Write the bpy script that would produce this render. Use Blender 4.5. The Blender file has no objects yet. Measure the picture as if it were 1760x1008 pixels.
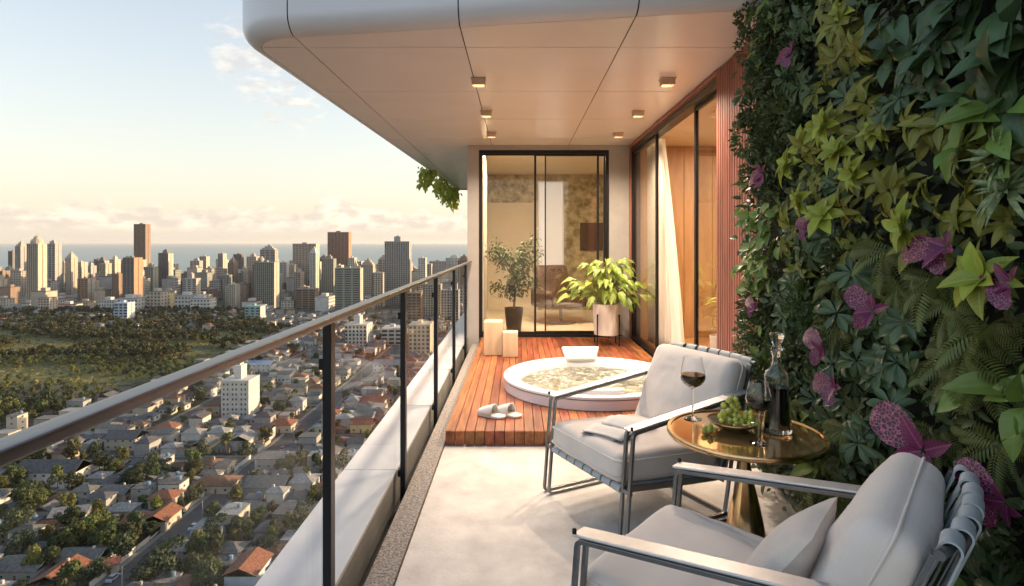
import bpy, math, random
from mathutils import Vector, Matrix, noise as mnoise

R = math.radians
random.seed(11)
scene = bpy.context.scene
COL = scene.collection

# ------------------------------------------------------------------ camera
EYE = 1.45
FP = 1000.0            # focal length in photograph pixels
VPX, VPY = 890.0, 417.0
cam_data = bpy.data.cameras.new('camera')
cam_data.sensor_width = 36.0
cam_data.lens = 36.0 * FP / 1760.0
cam_data.shift_x = -(VPX - 880.0) / 1760.0
cam_data.shift_y = -(504.0 - VPY) / 1760.0
cam_data.clip_start = 0.05
cam_data.clip_end = 120000.0
cam = bpy.data.objects.new('camera', cam_data)
cam.location = (0, 0, EYE)
cam.rotation_euler = (R(90), 0, 0)
COL.objects.link(cam)
scene.camera = cam

# ------------------------------------------------------------------ sky, sun, exposure
SUN_AZ, SUN_EL = 66.0, 11.0       # degrees right of the view direction, above the horizon
world = bpy.data.worlds.new('World')
scene.world = world
world.use_nodes = True
wt = world.node_tree
wt.nodes.clear()
W = wt.nodes.new
w_out = W('ShaderNodeOutputWorld')
w_bg = W('ShaderNodeBackground')
w_bg.inputs['Strength'].default_value = 0.112
sky = W('ShaderNodeTexSky')
sky.sky_type = 'NISHITA'
sky.sun_disc = False
sky.sun_elevation = R(SUN_EL)
sky.sun_rotation = R(SUN_AZ)
sky.altitude = 60
sky.air_density = 1.0
sky.dust_density = 1.5
sky.ozone_density = 0.6
# clouds: a low bank of cumulus above the sea and a few high wisps
tc = W('ShaderNodeTexCoord')
sep = W('ShaderNodeSeparateXYZ'); wt.links.new(tc.outputs['Generated'], sep.inputs[0])
mp = W('ShaderNodeMapping'); mp.inputs['Scale'].default_value = (1, 1, 2.2)
wt.links.new(tc.outputs['Generated'], mp.inputs[0])
def wmath(op, a, b=None, c=None, clamp=False):
    n = W('ShaderNodeMath'); n.operation = op; n.use_clamp = clamp
    for i, v in enumerate((a, b, c)):
        if v is None: continue
        if isinstance(v, (int, float)): n.inputs[i].default_value = v
        else: wt.links.new(v, n.inputs[i])
    return n.outputs[0]
def wnoise(vec, scale, detail, rough=0.55):
    n = W('ShaderNodeTexNoise'); n.inputs['Scale'].default_value = scale
    n.inputs['Detail'].default_value = detail; n.inputs['Roughness'].default_value = rough
    wt.links.new(vec, n.inputs['Vector'])
    return n.outputs['Fac']
def wramp(v, a, b):
    n = W('ShaderNodeMapRange'); n.interpolation_type = 'SMOOTHSTEP'
    n.inputs['From Min'].default_value = a; n.inputs['From Max'].default_value = b
    wt.links.new(v, n.inputs['Value'])
    return n.outputs['Result']
el = sep.outputs['Z']
n1 = wnoise(mp.outputs[0], 26.0, 7.0, 0.6)
n2 = wnoise(mp.outputs[0], 6.0, 2.0)
# the top of the bank rises and falls with the noise, its base lies flat
top = wmath('ADD', wmath('MULTIPLY', wmath('SUBTRACT', n2, 0.5), 0.11), wmath('ADD', wmath('MULTIPLY', wmath('SUBTRACT', n1, 0.5), 0.075), 0.053))
bank = wmath('MULTIPLY', wramp(wmath('SUBTRACT', top, el), -0.004, 0.010), wramp(el, 0.012, 0.028))
bank = wmath('MULTIPLY', bank, 0.62)
mp2 = W('ShaderNodeMapping'); mp2.inputs['Scale'].default_value = (1, 1, 2.6)
wt.links.new(tc.outputs['Generated'], mp2.inputs[0])
n3 = wnoise(mp2.outputs[0], 20.0, 8.0, 0.68)
n4 = wnoise(mp2.outputs[0], 2.6, 2.0)
vd = W('ShaderNodeVectorMath'); vd.operation = 'DISTANCE'
wt.links.new(tc.outputs['Generated'], vd.inputs[0])
vd.inputs[1].default_value = Vector((-0.425, 1.0, 0.285)).normalized()
near = wmath('SUBTRACT', 1.0, wramp(vd.outputs['Value'], 0.03, 0.15))
wisp = wmath('MULTIPLY', wramp(wmath('ADD', n3, wmath('MULTIPLY', near, 0.13)), 0.575, 0.70), wramp(wmath('ADD', n4, wmath('MULTIPLY', near, 0.4)), 0.62, 0.80))
wisp = wmath('MULTIPLY', wisp, 0.36)
cl = wmath('MAXIMUM', bank, wisp)
mixc = W('ShaderNodeMix'); mixc.data_type = 'RGBA'
wt.links.new(cl, mixc.inputs['Factor'])
# moist sea air: the same pale veil all round the horizon, thinning upwards
veil = W('ShaderNodeMix'); veil.data_type = 'RGBA'
wt.links.new(wmath('MULTIPLY', wmath('POWER', 2.718, wmath('MULTIPLY', wmath('ABSOLUTE', el), -2.9)), 0.87), veil.inputs['Factor'])
wt.links.new(sky.outputs[0], veil.inputs['A'])
veil.inputs['B'].default_value = (2.52, 2.20, 1.86, 1)
wt.links.new(veil.outputs['Result'], mixc.inputs['A'])
# cloud brightness follows the sky behind it: lit crests, duller bodies
cb = W('ShaderNodeMix'); cb.data_type = 'RGBA'
wt.links.new(wramp(wnoise(mp.outputs[0], 30.0, 6.0), 0.36, 0.66), cb.inputs['Factor'])
cb.inputs['A'].default_value = (2.2, 1.88, 1.66, 1)
cb.inputs['B'].default_value = (3.7, 3.2, 2.55, 1)
wt.links.new(cb.outputs['Result'], mixc.inputs['B'])
wt.links.new(mixc.outputs['Result'], w_bg.inputs['Color'])
wt.links.new(w_bg.outputs[0], w_out.inputs[0])

sun_dir = Vector((math.sin(R(SUN_AZ)) * math.cos(R(SUN_EL)), math.cos(R(SUN_AZ)) * math.cos(R(SUN_EL)), math.sin(R(SUN_EL))))
sd = bpy.data.lights.new('sun', 'SUN')
sd.energy = 2.6
sd.angle = R(0.6)
sd.color = (1.0, 0.70, 0.40)
so = bpy.data.objects.new('sun', sd)
so.rotation_euler = sun_dir.to_track_quat('Z', 'Y').to_euler()
so.location = sun_dir * 200
COL.objects.link(so)

scene.view_settings.view_transform = 'Standard'
scene.view_settings.look = 'None'
scene.view_settings.gamma = 1.0
scene.view_settings.exposure = 1.78
scene.render.engine = 'CYCLES'
cy = scene.cycles
cy.use_denoising = True
cy.max_bounces = 10
cy.diffuse_bounces = 4
cy.glossy_bounces = 4
cy.transmission_bounces = 8
cy.transparent_max_bounces = 24
cy.caustics_reflective = False
cy.caustics_refractive = False
cy.sample_clamp_indirect = 6.0
cy.use_adaptive_sampling = True

# ------------------------------------------------------------------ helpers
class MB:
    """collects geometry and links it as one mesh object"""
    def __init__(s): s.v = []; s.f = []; s.m = []
    def add(s, vs, fs, m=0, T=None):
        o = len(s.v)
        s.v += [tuple(T @ Vector(p)) for p in vs] if T is not None else [tuple(p) for p in vs]
        for f in fs: s.f.append([i + o for i in f]); s.m.append(m)
    def box(s, a, b, m=0, T=None):
        x0, y0, z0 = a; x1, y1, z1 = b
        s.add([(x0,y0,z0),(x1,y0,z0),(x1,y1,z0),(x0,y1,z0),(x0,y0,z1),(x1,y0,z1),(x1,y1,z1),(x0,y1,z1)],
              [(3,2,1,0),(4,5,6,7),(0,1,5,4),(1,2,6,5),(2,3,7,6),(3,0,4,7)], m, T)
    def prism(s, poly, z0, z1, m=0, T=None):
        n = len(poly)
        s.add([(x,y,z0) for x,y in poly] + [(x,y,z1) for x,y in poly],
              [tuple(range(n-1,-1,-1)), tuple(range(n,2*n))] + [(i,(i+1)%n,n+(i+1)%n,n+i) for i in range(n)], m, T)
    def lathe(s, prof, n=24, m=0, T=None, capb=True, capt=True):
        vs = []; fs = []
        for r, z in prof:
            for k in range(n):
                a = 2*math.pi*k/n; vs.append((r*math.cos(a), r*math.sin(a), z))
        for i in range(len(prof)-1):
            for k in range(n):
                k2 = (k+1) % n
                fs.append((i*n+k, i*n+k2, (i+1)*n+k2, (i+1)*n+k))
        if capb: fs.append(tuple(range(n-1,-1,-1)))
        if capt: fs.append(tuple((len(prof)-1)*n+k for k in range(n)))
        s.add(vs, fs, m, T)
    def tube(s, pts, r, n=8, m=0, T=None, closed=False, sq=None, up=None):
        """sweep a round (r) or rectangular (sq=(w,h)) section along a path"""
        P = [Vector(p) for p in pts]; L = len(P); rings = []
        ref = Vector(up) if up else Vector((0,0,1))
        for i, p in enumerate(P):
            a = P[i-1] if (i > 0 or closed) else p
            b = P[(i+1) % L] if (i < L-1 or closed) else p
            d1 = (p-a).normalized() if (p-a).length > 1e-9 else None
            d2 = (b-p).normalized() if (b-p).length > 1e-9 else None
            t = ((d1 or d2) + (d2 or d1)).normalized()
            rf = ref if abs(t.dot(ref)) < 0.95 else Vector((1,0,0)) if abs(t.x) < 0.9 else Vector((0,1,0))
            x = t.cross(rf).normalized(); y = x.cross(t).normalized()
            k = 1.0
            if d1 and d2:
                k = 1/max(0.5, math.sqrt(max(1e-6, (1+d1.dot(d2))/2)))
            rr = r[i] if isinstance(r, (list, tuple)) else r
            if sq:
                w, h = sq
                # widen only in the plane of the bend
                bend = (d2-d1) if (d1 and d2) else Vector((0,0,0))
                kx = k if abs(bend.dot(x)) > abs(bend.dot(y)) else 1
                ky = k if abs(bend.dot(y)) > abs(bend.dot(x)) else 1
                rings.append([p + x*(w/2*sx*kx) + y*(h/2*sy*ky) for sx, sy in ((-1,-1),(1,-1),(1,1),(-1,1))])
            else:
                rings.append([p + (x*math.cos(2*math.pi*j/n) + y*math.sin(2*math.pi*j/n))*rr for j in range(n)])
        q = len(rings[0]); vs = [v for rg in rings for v in rg]; fs = []
        for i in range(L if closed else L-1):
            i2 = (i+1) % L
            for j in range(q): fs.append((i*q+j, i*q+(j+1)%q, i2*q+(j+1)%q, i2*q+j))
        if not closed: fs += [tuple(range(q-1,-1,-1)), tuple((L-1)*q+j for j in range(q))]
        s.add(vs, fs, m, T)
    def grid(s, fn, nu, nv, m=0, T=None, wrap=False):
        vs = [fn(i/nu, j/nv) for i in range(nu+1) for j in range(nv+1)]
        fs = [(i*(nv+1)+j, (i+1)*(nv+1)+j, (i+1)*(nv+1)+j+1, i*(nv+1)+j+1) for i in range(nu) for j in range(nv)]
        s.add(vs, fs, m, T)
    def rbox(s, size, r, n=8, bulge=0.0, m=0, T=None, wob=0.0, seed=0):
        """rounded box (a stuffed cushion when bulge > 0)"""
        h = [c/2 for c in size]; key = {}; vs = []; fs = []
        rnd = random.Random(seed); ph = [rnd.uniform(0,6.28) for _ in range(6)]
        def vert(p):
            q = Vector([p[i]*h[i] for i in range(3)])
            inn = Vector([max(-(h[i]-r), min(h[i]-r, q[i])) for i in range(3)])
            d = q-inn
            if d.length > 1e-9: q = inn + d.normalized()*r
            u, v = q.x/h[0], q.y/h[1]
            q.z += (q.z/h[2])*bulge*(1-u*u)*(1-v*v)
            q.x *= 1 + 0.02*(bulge > 0)*(1-v*v); q.y *= 1 + 0.02*(bulge > 0)*(1-u*u)
            if wob:
                e = Vector((q.x*6+ph[0], q.y*9+ph[1], q.z*5)); f_ = Vector((q.x*26+ph[2], q.y*15, q.z*9))
                q += Vector((0, 0, q.z/h[2]))*(wob*1.6*mnoise.noise(e) + wob*0.9*abs(mnoise.noise(f_))*(-1))
            k = tuple(round(c, 5) for c in q)
            if k not in key: key[k] = len(vs); vs.append(k)
            return key[k]
        def ts(i):
            e = r/h[i] if h[i] > 0 else 0.1
            return [-1, -1+e*0.3, -1+e*0.65] + [-1+e+(2-2*e)*j/n for j in range(n+1)] + [1-e*0.65, 1-e*0.3, 1]
        for ax in range(3):
            a, b = [(1,2),(2,0),(0,1)][ax]
            A, B = ts(a), ts(b)
            for sg in (-1, 1):
                idx = []
                for u in A:
                    row = []
                    for v in B:
                        p = [0,0,0]; p[ax] = sg; p[a] = u; p[b] = v; row.append(vert(p))
                    idx.append(row)
                for i in range(len(A)-1):
                    for j in range(len(B)-1):
                        f = [idx[i][j], idx[i+1][j], idx[i+1][j+1], idx[i][j+1]]
                        if sg < 0: f.reverse()
                        g = []
                        for c in f:
                            if c not in g: g.append(c)
                        if len(g) > 2: fs.append(tuple(g))
        s.add(vs, fs, m, T)
    def mesh(s, name, mats, smooth=None):
        me = bpy.data.meshes.new(name)
        me.from_pydata(s.v, [], s.f)
        for mt in (mats if isinstance(mats, (list, tuple)) else [mats]): me.materials.append(mt)
        if any(s.m): me.polygons.foreach_set('material_index', s.m)
        me.update()
        if smooth is not None:
            me.shade_smooth()
            if smooth < 179: me.set_sharp_from_angle(angle=R(smooth))
        return me
    def build(s, name, mats, parent=None, smooth=None, bevel=0, loc=None, rot=None, kind=None):
        o = bpy.data.objects.new(name, s.mesh(name, mats, smooth))
        COL.objects.link(o)
        if parent is not None: o.parent = parent
        if loc is not None: o.location = loc
        if rot is not None: o.rotation_euler = rot
        if bevel:
            b = o.modifiers.new('bevel', 'BEVEL'); b.width = bevel; b.segments = 2; b.limit_method = 'ANGLE'
        if kind: o['kind'] = kind
        return o

def tag(o, label, cat, group=None):
    o['label'] = label; o['category'] = cat
    if group: o['group'] = group
    return o
def thing(name, label, cat, loc=(0,0,0), rz=0, group=None):
    o = bpy.data.objects.new(name, None)
    o.empty_display_size = 0.1
    COL.objects.link(o)
    o.location = loc; o.rotation_euler = (0, 0, rz)
    return tag(o, label, cat, group)
def inst(name, me, parent=None, M=None, kind=None):
    o = bpy.data.objects.new(name, me); COL.objects.link(o)
    if parent is not None: o.parent = parent
    if M is not None: o.matrix_local = M
    if kind: o['kind'] = kind
    return o
def frame(P, d, n, s=1.0):
    """matrix with local y along d and local z near n"""
    y = Vector(d).normalized(); z = Vector(n); z = (z - y*z.dot(y))
    z = z.normalized() if z.length > 1e-6 else y.orthogonal().normalized()
    x = y.cross(z)
    M = Matrix((x, y, z)).transposed().to_4x4()
    return Matrix.Translation(P) @ M @ Matrix.Scale(s, 4)

# ------------------------------------------------------------------ materials
def mat(name, col, rough=0.6, metal=0.0, var=0.0, vscale=4.0, col2=None, bump=0.0, bscale=40.0, objvar=0.0,
        spec=None, trans=0.0, ior=None, transl=0.0, stretch=None, coat=0.0, sheen=0.0, detail=5.0, lo=0.35, hi=0.65, emit=None, estr=0.0):
    m = bpy.data.materials.new(name); m.use_nodes = True
    nt = m.node_tree; N = nt.nodes; L = nt.links
    b = N['Principled BSDF']; out = N['Material Output']
    b.inputs['Roughness'].default_value = rough
    b.inputs['Metallic'].default_value = metal
    if spec is not None: b.inputs['Specular IOR Level'].default_value = spec
    if trans: b.inputs['Transmission Weight'].default_value = trans
    if ior: b.inputs['IOR'].default_value = ior
    if coat: b.inputs['Coat Weight'].default_value = coat; b.inputs['Coat Roughness'].default_value = 0.05
    if sheen: b.inputs['Sheen Weight'].default_value = sheen
    if emit: b.inputs['Emission Color'].default_value = (*emit, 1); b.inputs['Emission Strength'].default_value = estr
    c = (*col, 1); src = None
    b.inputs['Base Color'].default_value = c
    co = None
    def coords():
        t = N.new('ShaderNodeTexCoord'); mpn = N.new('ShaderNodeMapping')
        L.new(t.outputs['Object'], mpn.inputs[0])
        if stretch: mpn.inputs['Scale'].default_value = stretch
        return mpn.outputs[0]
    if var or col2 or bump: co = coords()
    if var or col2:
        n = N.new('ShaderNodeTexNoise'); n.inputs['Scale'].default_value = vscale; n.inputs['Detail'].default_value = detail
        n.inputs['Roughness'].default_value = 0.6
        L.new(co, n.inputs['Vector'])
        rp = N.new('ShaderNodeMapRange'); rp.inputs['From Min'].default_value = lo; rp.inputs['From Max'].default_value = hi
        L.new(n.outputs['Fac'], rp.inputs['Value'])
        mx = N.new('ShaderNodeMix'); mx.data_type = 'RGBA'
        L.new(rp.outputs['Result'], mx.inputs['Factor'])
        a = col if col2 else tuple(x*(1-var) for x in col)
        d = col2 if col2 else tuple(min(1, x*(1+var)) for x in col)
        mx.inputs['A'].default_value = (*a, 1); mx.inputs['B'].default_value = (*d, 1)
        src = mx.outputs['Result']
    if objvar:
        oi = N.new('ShaderNodeObjectInfo'); hs = N.new('ShaderNodeHueSaturation')
        r1 = N.new('ShaderNodeMapRange'); r1.inputs['To Min'].default_value = 1-objvar; r1.inputs['To Max'].default_value = 1+objvar
        L.new(oi.outputs['Random'], r1.inputs['Value']); L.new(r1.outputs['Result'], hs.inputs['Value'])
        ml = N.new('ShaderNodeMath'); ml.operation = 'MULTIPLY_ADD'
        L.new(oi.outputs['Random'], ml.inputs[0]); ml.inputs[1].default_value = 7.31; ml.inputs[2].default_value = 0
        fr = N.new('ShaderNodeMath'); fr.operation = 'FRACT'; L.new(ml.outputs[0], fr.inputs[0])
        r2 = N.new('ShaderNodeMapRange'); r2.inputs['To Min'].default_value = 0.5-objvar*0.055; r2.inputs['To Max'].default_value = 0.5+objvar*0.055
        L.new(fr.outputs[0], r2.inputs['Value']); L.new(r2.outputs['Result'], hs.inputs['Hue'])
        if src: L.new(src, hs.inputs['Color'])
        else: hs.inputs['Color'].default_value = c
        src = hs.outputs['Color']
    if src: L.new(src, b.inputs['Base Color'])
    if bump:
        n = N.new('ShaderNodeTexNoise'); n.inputs['Scale'].default_value = bscale; n.inputs['Detail'].default_value = 4
        L.new(co, n.inputs['Vector'])
        bp = N.new('ShaderNodeBump'); bp.inputs['Strength'].default_value = bump; bp.inputs['Distance'].default_value = 0.02
        L.new(n.outputs['Fac'], bp.inputs['Height']); L.new(bp.outputs[0], b.inputs['Normal'])
    if transl:
        t = N.new('ShaderNodeBsdfTranslucent'); ms = N.new('ShaderNodeMixShader'); ms.inputs[0].default_value = transl
        if src: L.new(src, t.inputs['Color'])
        else: t.inputs['Color'].default_value = c
        L.new(b.outputs[0], ms.inputs[1]); L.new(t.outputs[0], ms.inputs[2]); L.new(ms.outputs[0], out.inputs[0])
    return m
def pane_mat(name, tint=(0.93, 0.96, 0.95), refl=1.0):
    """thin architectural glass: clear straight through, mirror-like at grazing angles"""
    m = bpy.data.materials.new(name); m.use_nodes = True
    nt = m.node_tree; N = nt.nodes; L = nt.links; N.clear()
    o = N.new('ShaderNodeOutputMaterial'); t = N.new('ShaderNodeBsdfTransparent'); g = N.new('ShaderNodeBsdfGlossy')
    t.inputs[0].default_value = (*tint, 1); g.inputs['Roughness'].default_value = 0.01
    # Schlick's approximation of the Fresnel term, the same from both sides
    f = N.new('ShaderNodeLayerWeight'); f.inputs[0].default_value = 0.5
    p5 = N.new('ShaderNodeMath'); p5.operation = 'POWER'; p5.inputs[1].default_value = 5.0; L.new(f.outputs['Facing'], p5.inputs[0])
    k = N.new('ShaderNodeMath'); k.operation = 'MULTIPLY_ADD'; k.inputs[1].default_value = 0.96*refl; k.inputs[2].default_value = 0.04*refl; k.use_clamp = True
    L.new(p5.outputs[0], k.inputs[0])
    x = N.new('ShaderNodeMixShader'); L.new(k.outputs[0], x.inputs[0]); L.new(t.outputs[0], x.inputs[1]); L.new(g.outputs[0], x.inputs[2])
    L.new(x.outputs[0], o.inputs[0])
    return m
def emat(name, col, s):
    m = bpy.data.materials.new(name); m.use_nodes = True
    nt = m.node_tree; nt.nodes.clear()
    o = nt.nodes.new('ShaderNodeOutputMaterial'); e = nt.nodes.new('ShaderNodeEmission')
    e.inputs[0].default_value = (*col, 1); e.inputs[1].default_value = s; nt.links.new(e.outputs[0], o.inputs[0])
    return m

M_ = {}
M_['ceiling'] = mat('ceiling_panel', (0.90, 0.845, 0.835), 0.25, var=0.03, vscale=1.2, spec=0.6)
M_['fascia'] = mat('fascia_panel', (0.76, 0.76, 0.82), 0.32, var=0.03, vscale=1.0)
M_['joint'] = mat('joint_dark', (0.03, 0.028, 0.026), 0.8)
M_['floor'] = mat('floor_stone', (0.47, 0.43, 0.405), 0.52, col2=(0.75, 0.70, 0.66), vscale=4.2, bump=0.12, bscale=55, detail=9, lo=0.3, hi=0.7)
M_['kerb'] = mat('kerb_aggregate', (0.17, 0.15, 0.14), 0.85, col2=(0.42, 0.38, 0.35), vscale=85, bump=0.5, bscale=90, detail=3, lo=0.38, hi=0.62)
M_['concrete'] = mat('concrete', (0.36, 0.34, 0.32), 0.8, var=0.16, vscale=3, bump=0.15, bscale=60, detail=8)
M_['coping'] = mat('coping_white', (0.76, 0.74, 0.75), 0.4, var=0.07, vscale=2.5, bump=0.03, bscale=30)
M_['wallgrey'] = mat('wall_render', (0.40, 0.37, 0.34), 0.8, var=0.06, vscale=5, bump=0.1, bscale=80)
M_['black'] = mat('black_aluminium', (0.012, 0.012, 0.013), 0.38, metal=0.3)
M_['rail'] = mat('rail_metal', (0.17, 0.155, 0.155), 0.3, metal=0.85, var=0.05, vscale=30)
M_['post'] = mat('post_metal', (0.02, 0.022, 0.026), 0.4, metal=0.5)
M_['pane'] = pane_mat('clear_pane', (0.955, 0.965, 0.965), 0.2)
M_['doorpane'] = pane_mat('door_pane', (0.96, 0.95, 0.92), 0.9)
M_['wood'] = mat('deck_wood', (0.17, 0.048, 0.019), 0.40, col2=(0.37, 0.125, 0.048), vscale=5.0, stretch=(5.0, 0.55, 5.0), bump=0.15, bscale=22, objvar=0.28, detail=8, spec=0.4)
M_['redwood'] = mat('cladding_wood', (0.24, 0.085, 0.058), 0.5, col2=(0.36, 0.135, 0.09), vscale=5, stretch=(6, 6, 0.5), objvar=0.15, bump=0.1)
M_['innerwood'] = mat('interior_wood', (0.36, 0.19, 0.08), 0.45, col2=(0.48, 0.27, 0.12), vscale=4, stretch=(3, 3, 0.35))
M_['cream'] = mat('cream_plaster', (0.66, 0.58, 0.45), 0.7, var=0.03)
M_['gold_stone'] = mat('gold_stone', (0.22, 0.17, 0.09), 0.5, col2=(0.58, 0.50, 0.34), vscale=7, detail=9, bump=0.6, bscale=18, lo=0.36, hi=0.62)
M_['curtain'] = mat('curtain', (0.78, 0.73, 0.65), 0.9, transl=0.35)
M_['tub'] = mat('tub_acrylic', (0.80, 0.79, 0.80), 0.18, spec=0.6)
M_['tubtrim'] = mat('tub_trim', (0.25, 0.25, 0.27), 0.4)
M_['fabric'] = mat('cushion_fabric', (0.79, 0.70, 0.635), 0.92, var=0.06, vscale=3, bump=0.22, bscale=420, sheen=0.25)
M_['pillow'] = mat('pillow_fabric', (0.68, 0.60, 0.54), 0.92, var=0.07, vscale=6, bump=0.35, bscale=260, sheen=0.2)
M_['strap'] = mat('strap_leather', (0.42, 0.46, 0.48), 0.55, var=0.06, vscale=12, bump=0.12, bscale=150)
M_['steel'] = mat('chair_steel', (0.24, 0.25, 0.26), 0.32, metal=0.85, var=0.08, vscale=25)
M_['armsteel'] = mat('arm_steel', (0.62, 0.61, 0.62), 0.36, metal=0.6, var=0.05, vscale=25)
M_['bronze'] = mat('bronze_mirror', (0.80, 0.50, 0.22), 0.09, metal=0.85)
M_['brass'] = mat('brass', (0.78, 0.52, 0.27), 0.17, metal=1.0)
M_['glass'] = mat('table_glass', (1, 1, 1), 0.0, trans=1.0, ior=1.45)
M_['wine'] = mat('red_wine', (0.13, 0.006, 0.010), 0.05, spec=0.6)
M_['grape'] = mat('grape', (0.64, 0.66, 0.15), 0.25, var=0.15, vscale=30, transl=0.25, objvar=0.2)
M_['stem'] = mat('stem', (0.20, 0.22, 0.06), 0.7)
M_['bowl'] = mat('bowl_glass', (0.30, 0.26, 0.16), 0.12, trans=0.35)
M_['slipper'] = mat('slipper_terry', (0.84, 0.82, 0.78), 0.95, bump=0.5, bscale=300)
M_['block'] = mat('pale_wood_block', (0.60, 0.44, 0.27), 0.6, col2=(0.70, 0.54, 0.36), vscale=4, stretch=(4, 4, 0.5))
M_['creampot'] = mat('cream_pot', (0.76, 0.72, 0.64), 0.4, var=0.04)
M_['blackpot'] = mat('black_pot', (0.02, 0.02, 0.022), 0.5)
M_['soil'] = mat('soil', (0.05, 0.035, 0.022), 0.95, bump=0.6, bscale=60)
M_['bark'] = mat('bark', (0.09, 0.065, 0.045), 0.9, var=0.2, vscale=8)
M_['lamp'] = mat('lamp_body', (0.55, 0.45, 0.34), 0.45)
M_['lampglow'] = emat('lamp_glow', (1.0, 0.74, 0.46), 2.4)
M_['coveglow'] = emat('cove_glow', (1.0, 0.74, 0.44), 2.2)
M_['fillglow'] = emat('fill_glow', (1.0, 0.78, 0.54), 24.0)  # glow of the fill panels added to the rooms
M_['darkleather'] = mat('dark_leather', (0.10, 0.055, 0.035), 0.5)
M_['paper'] = mat('paper', (0.72, 0.70, 0.67), 0.8)

# materials of the water in the tub: pale, churned, glossy
def water_tub():
    # clear rippled water: see-through with a mirror-like skin, patches of foam on top
    m = bpy.data.materials.new('tub_water'); m.use_nodes = True
    nt = m.node_tree; N = nt.nodes; L = nt.links; N.clear()
    o = N.new('ShaderNodeOutputMaterial'); t = N.new('ShaderNodeBsdfTransparent'); g = N.new('ShaderNodeBsdfGlossy'); f = N.new('ShaderNodeBsdfDiffuse')
    t.inputs[0].default_value = (0.78, 0.80, 0.70, 1); g.inputs['Roughness'].default_value = 0.03; f.inputs[0].default_value = (0.72, 0.72, 0.64, 1)
    tc_ = N.new('ShaderNodeTexCoord')
    n = N.new('ShaderNodeTexNoise'); n.inputs['Scale'].default_value = 9; n.inputs['Detail'].default_value = 4; n.inputs['Distortion'].default_value = 1.2
    L.new(tc_.outputs['Object'], n.inputs['Vector'])
    bp = N.new('ShaderNodeBump'); bp.inputs['Strength'].default_value = 1.0; bp.inputs['Distance'].default_value = 0.07
    L.new(n.outputs['Fac'], bp.inputs['Height']); L.new(bp.outputs[0], g.inputs['Normal'])
    fr = N.new('ShaderNodeFresnel'); fr.inputs[0].default_value = 1.6; L.new(bp.outputs[0], fr.inputs['Normal'])
    x = N.new('ShaderNodeMixShader'); L.new(fr.outputs[0], x.inputs[0]); L.new(t.outputs[0], x.inputs[1]); L.new(g.outputs[0], x.inputs[2])
    n2 = N.new('ShaderNodeTexNoise'); n2.inputs['Scale'].default_value = 16; n2.inputs['Detail'].default_value = 9; n2.inputs['Roughness'].default_value = 0.7; n2.inputs['Distortion'].default_value = 0.6
    L.new(tc_.outputs['Object'], n2.inputs['Vector'])
    r = N.new('ShaderNodeMapRange'); r.inputs['From Min'].default_value = 0.50; r.inputs['From Max'].default_value = 0.66; r.inputs['To Max'].default_value = 0.62; L.new(n2.outputs['Fac'], r.inputs['Value'])
    y = N.new('ShaderNodeMixShader'); L.new(r.outputs['Result'], y.inputs[0]); L.new(x.outputs[0], y.inputs[1]); L.new(f.outputs[0], y.inputs[2])
    L.new(y.outputs[0], o.inputs[0])
    return m
M_['tubwater'] = water_tub()

# ================================================================== the setting: terrain, sea, roads
HT = 96.0              # the town lies ninety-six metres below the eye
K = HT/60.0
GZ = EYE - HT
def G(px, py):
    d = HT*1000.0/(py-VPY); return ((px-VPX)*d/1000.0, d)
def structure(o, label=None):
    o['kind'] = 'structure'
    return o
M_['ground'] = mat('town_ground', (0.026, 0.036, 0.013), 0.95, col2=(0.095, 0.082, 0.064), vscale=0.05, detail=10, lo=0.42, hi=0.60)
M_['meadow'] = mat('meadow_grass', (0.040, 0.056, 0.016), 0.95, col2=(0.16, 0.145, 0.038), vscale=0.03, stretch=(0.4, 1.5, 1), detail=8, lo=0.35, hi=0.66)
M_['asphalt'] = mat('asphalt', (0.075, 0.072, 0.072), 0.9, var=0.2, vscale=0.4, detail=8)
M_['pavement'] = mat('pavement_concrete', (0.20, 0.19, 0.18), 0.9, var=0.2, vscale=0.6)
M_['sand'] = mat('sand', (0.42, 0.35, 0.25), 0.95, var=0.1, vscale=0.05)
def sea_mat():
    m = mat('sea_water', (0.035, 0.10, 0.125), 0.3, col2=(0.065, 0.145, 0.165), vscale=0.0016, stretch=(0.25, 1.6, 1), detail=6, spec=0.45)
    nt = m.node_tree; N = nt.nodes; L = nt.links; b = N['Principled BSDF']
    t = N.new('ShaderNodeTexCoord')
    n = N.new('ShaderNodeTexNoise'); n.inputs['Scale'].default_value = 0.06; n.inputs['Detail'].default_value = 5
    L.new(t.outputs['Object'], n.inputs['Vector'])
    bp = N.new('ShaderNodeBump'); bp.inputs['Strength'].default_value = 0.6; bp.inputs['Distance'].default_value = 2.0
    L.new(n.outputs['Fac'], bp.inputs['Height']); L.new(bp.outputs[0], b.inputs['Normal'])
    return m
COAST = 900.0*K
mb = MB(); mb.grid(lambda u, v: (-5500+9000*u, -600+(COAST+600)*v, GZ), 24, 12)
structure(mb.build('ground', M_['ground']))
mb = MB(); mb.add([(-60000,COAST+25,GZ-1.2),(60000,COAST+25,GZ-1.2),(60000,90000,GZ-1.2),(-60000,90000,GZ-1.2)], [(0,1,2,3)])
structure(mb.build('sea', sea_mat()))
mb = MB(); mb.add([(-5500,COAST,GZ),(3500,COAST,GZ),(3500,COAST+45,GZ-2),(-5500,COAST+45,GZ-2)], [(0,1,2,3)])
structure(mb.build('beach', M_['sand']))
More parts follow.
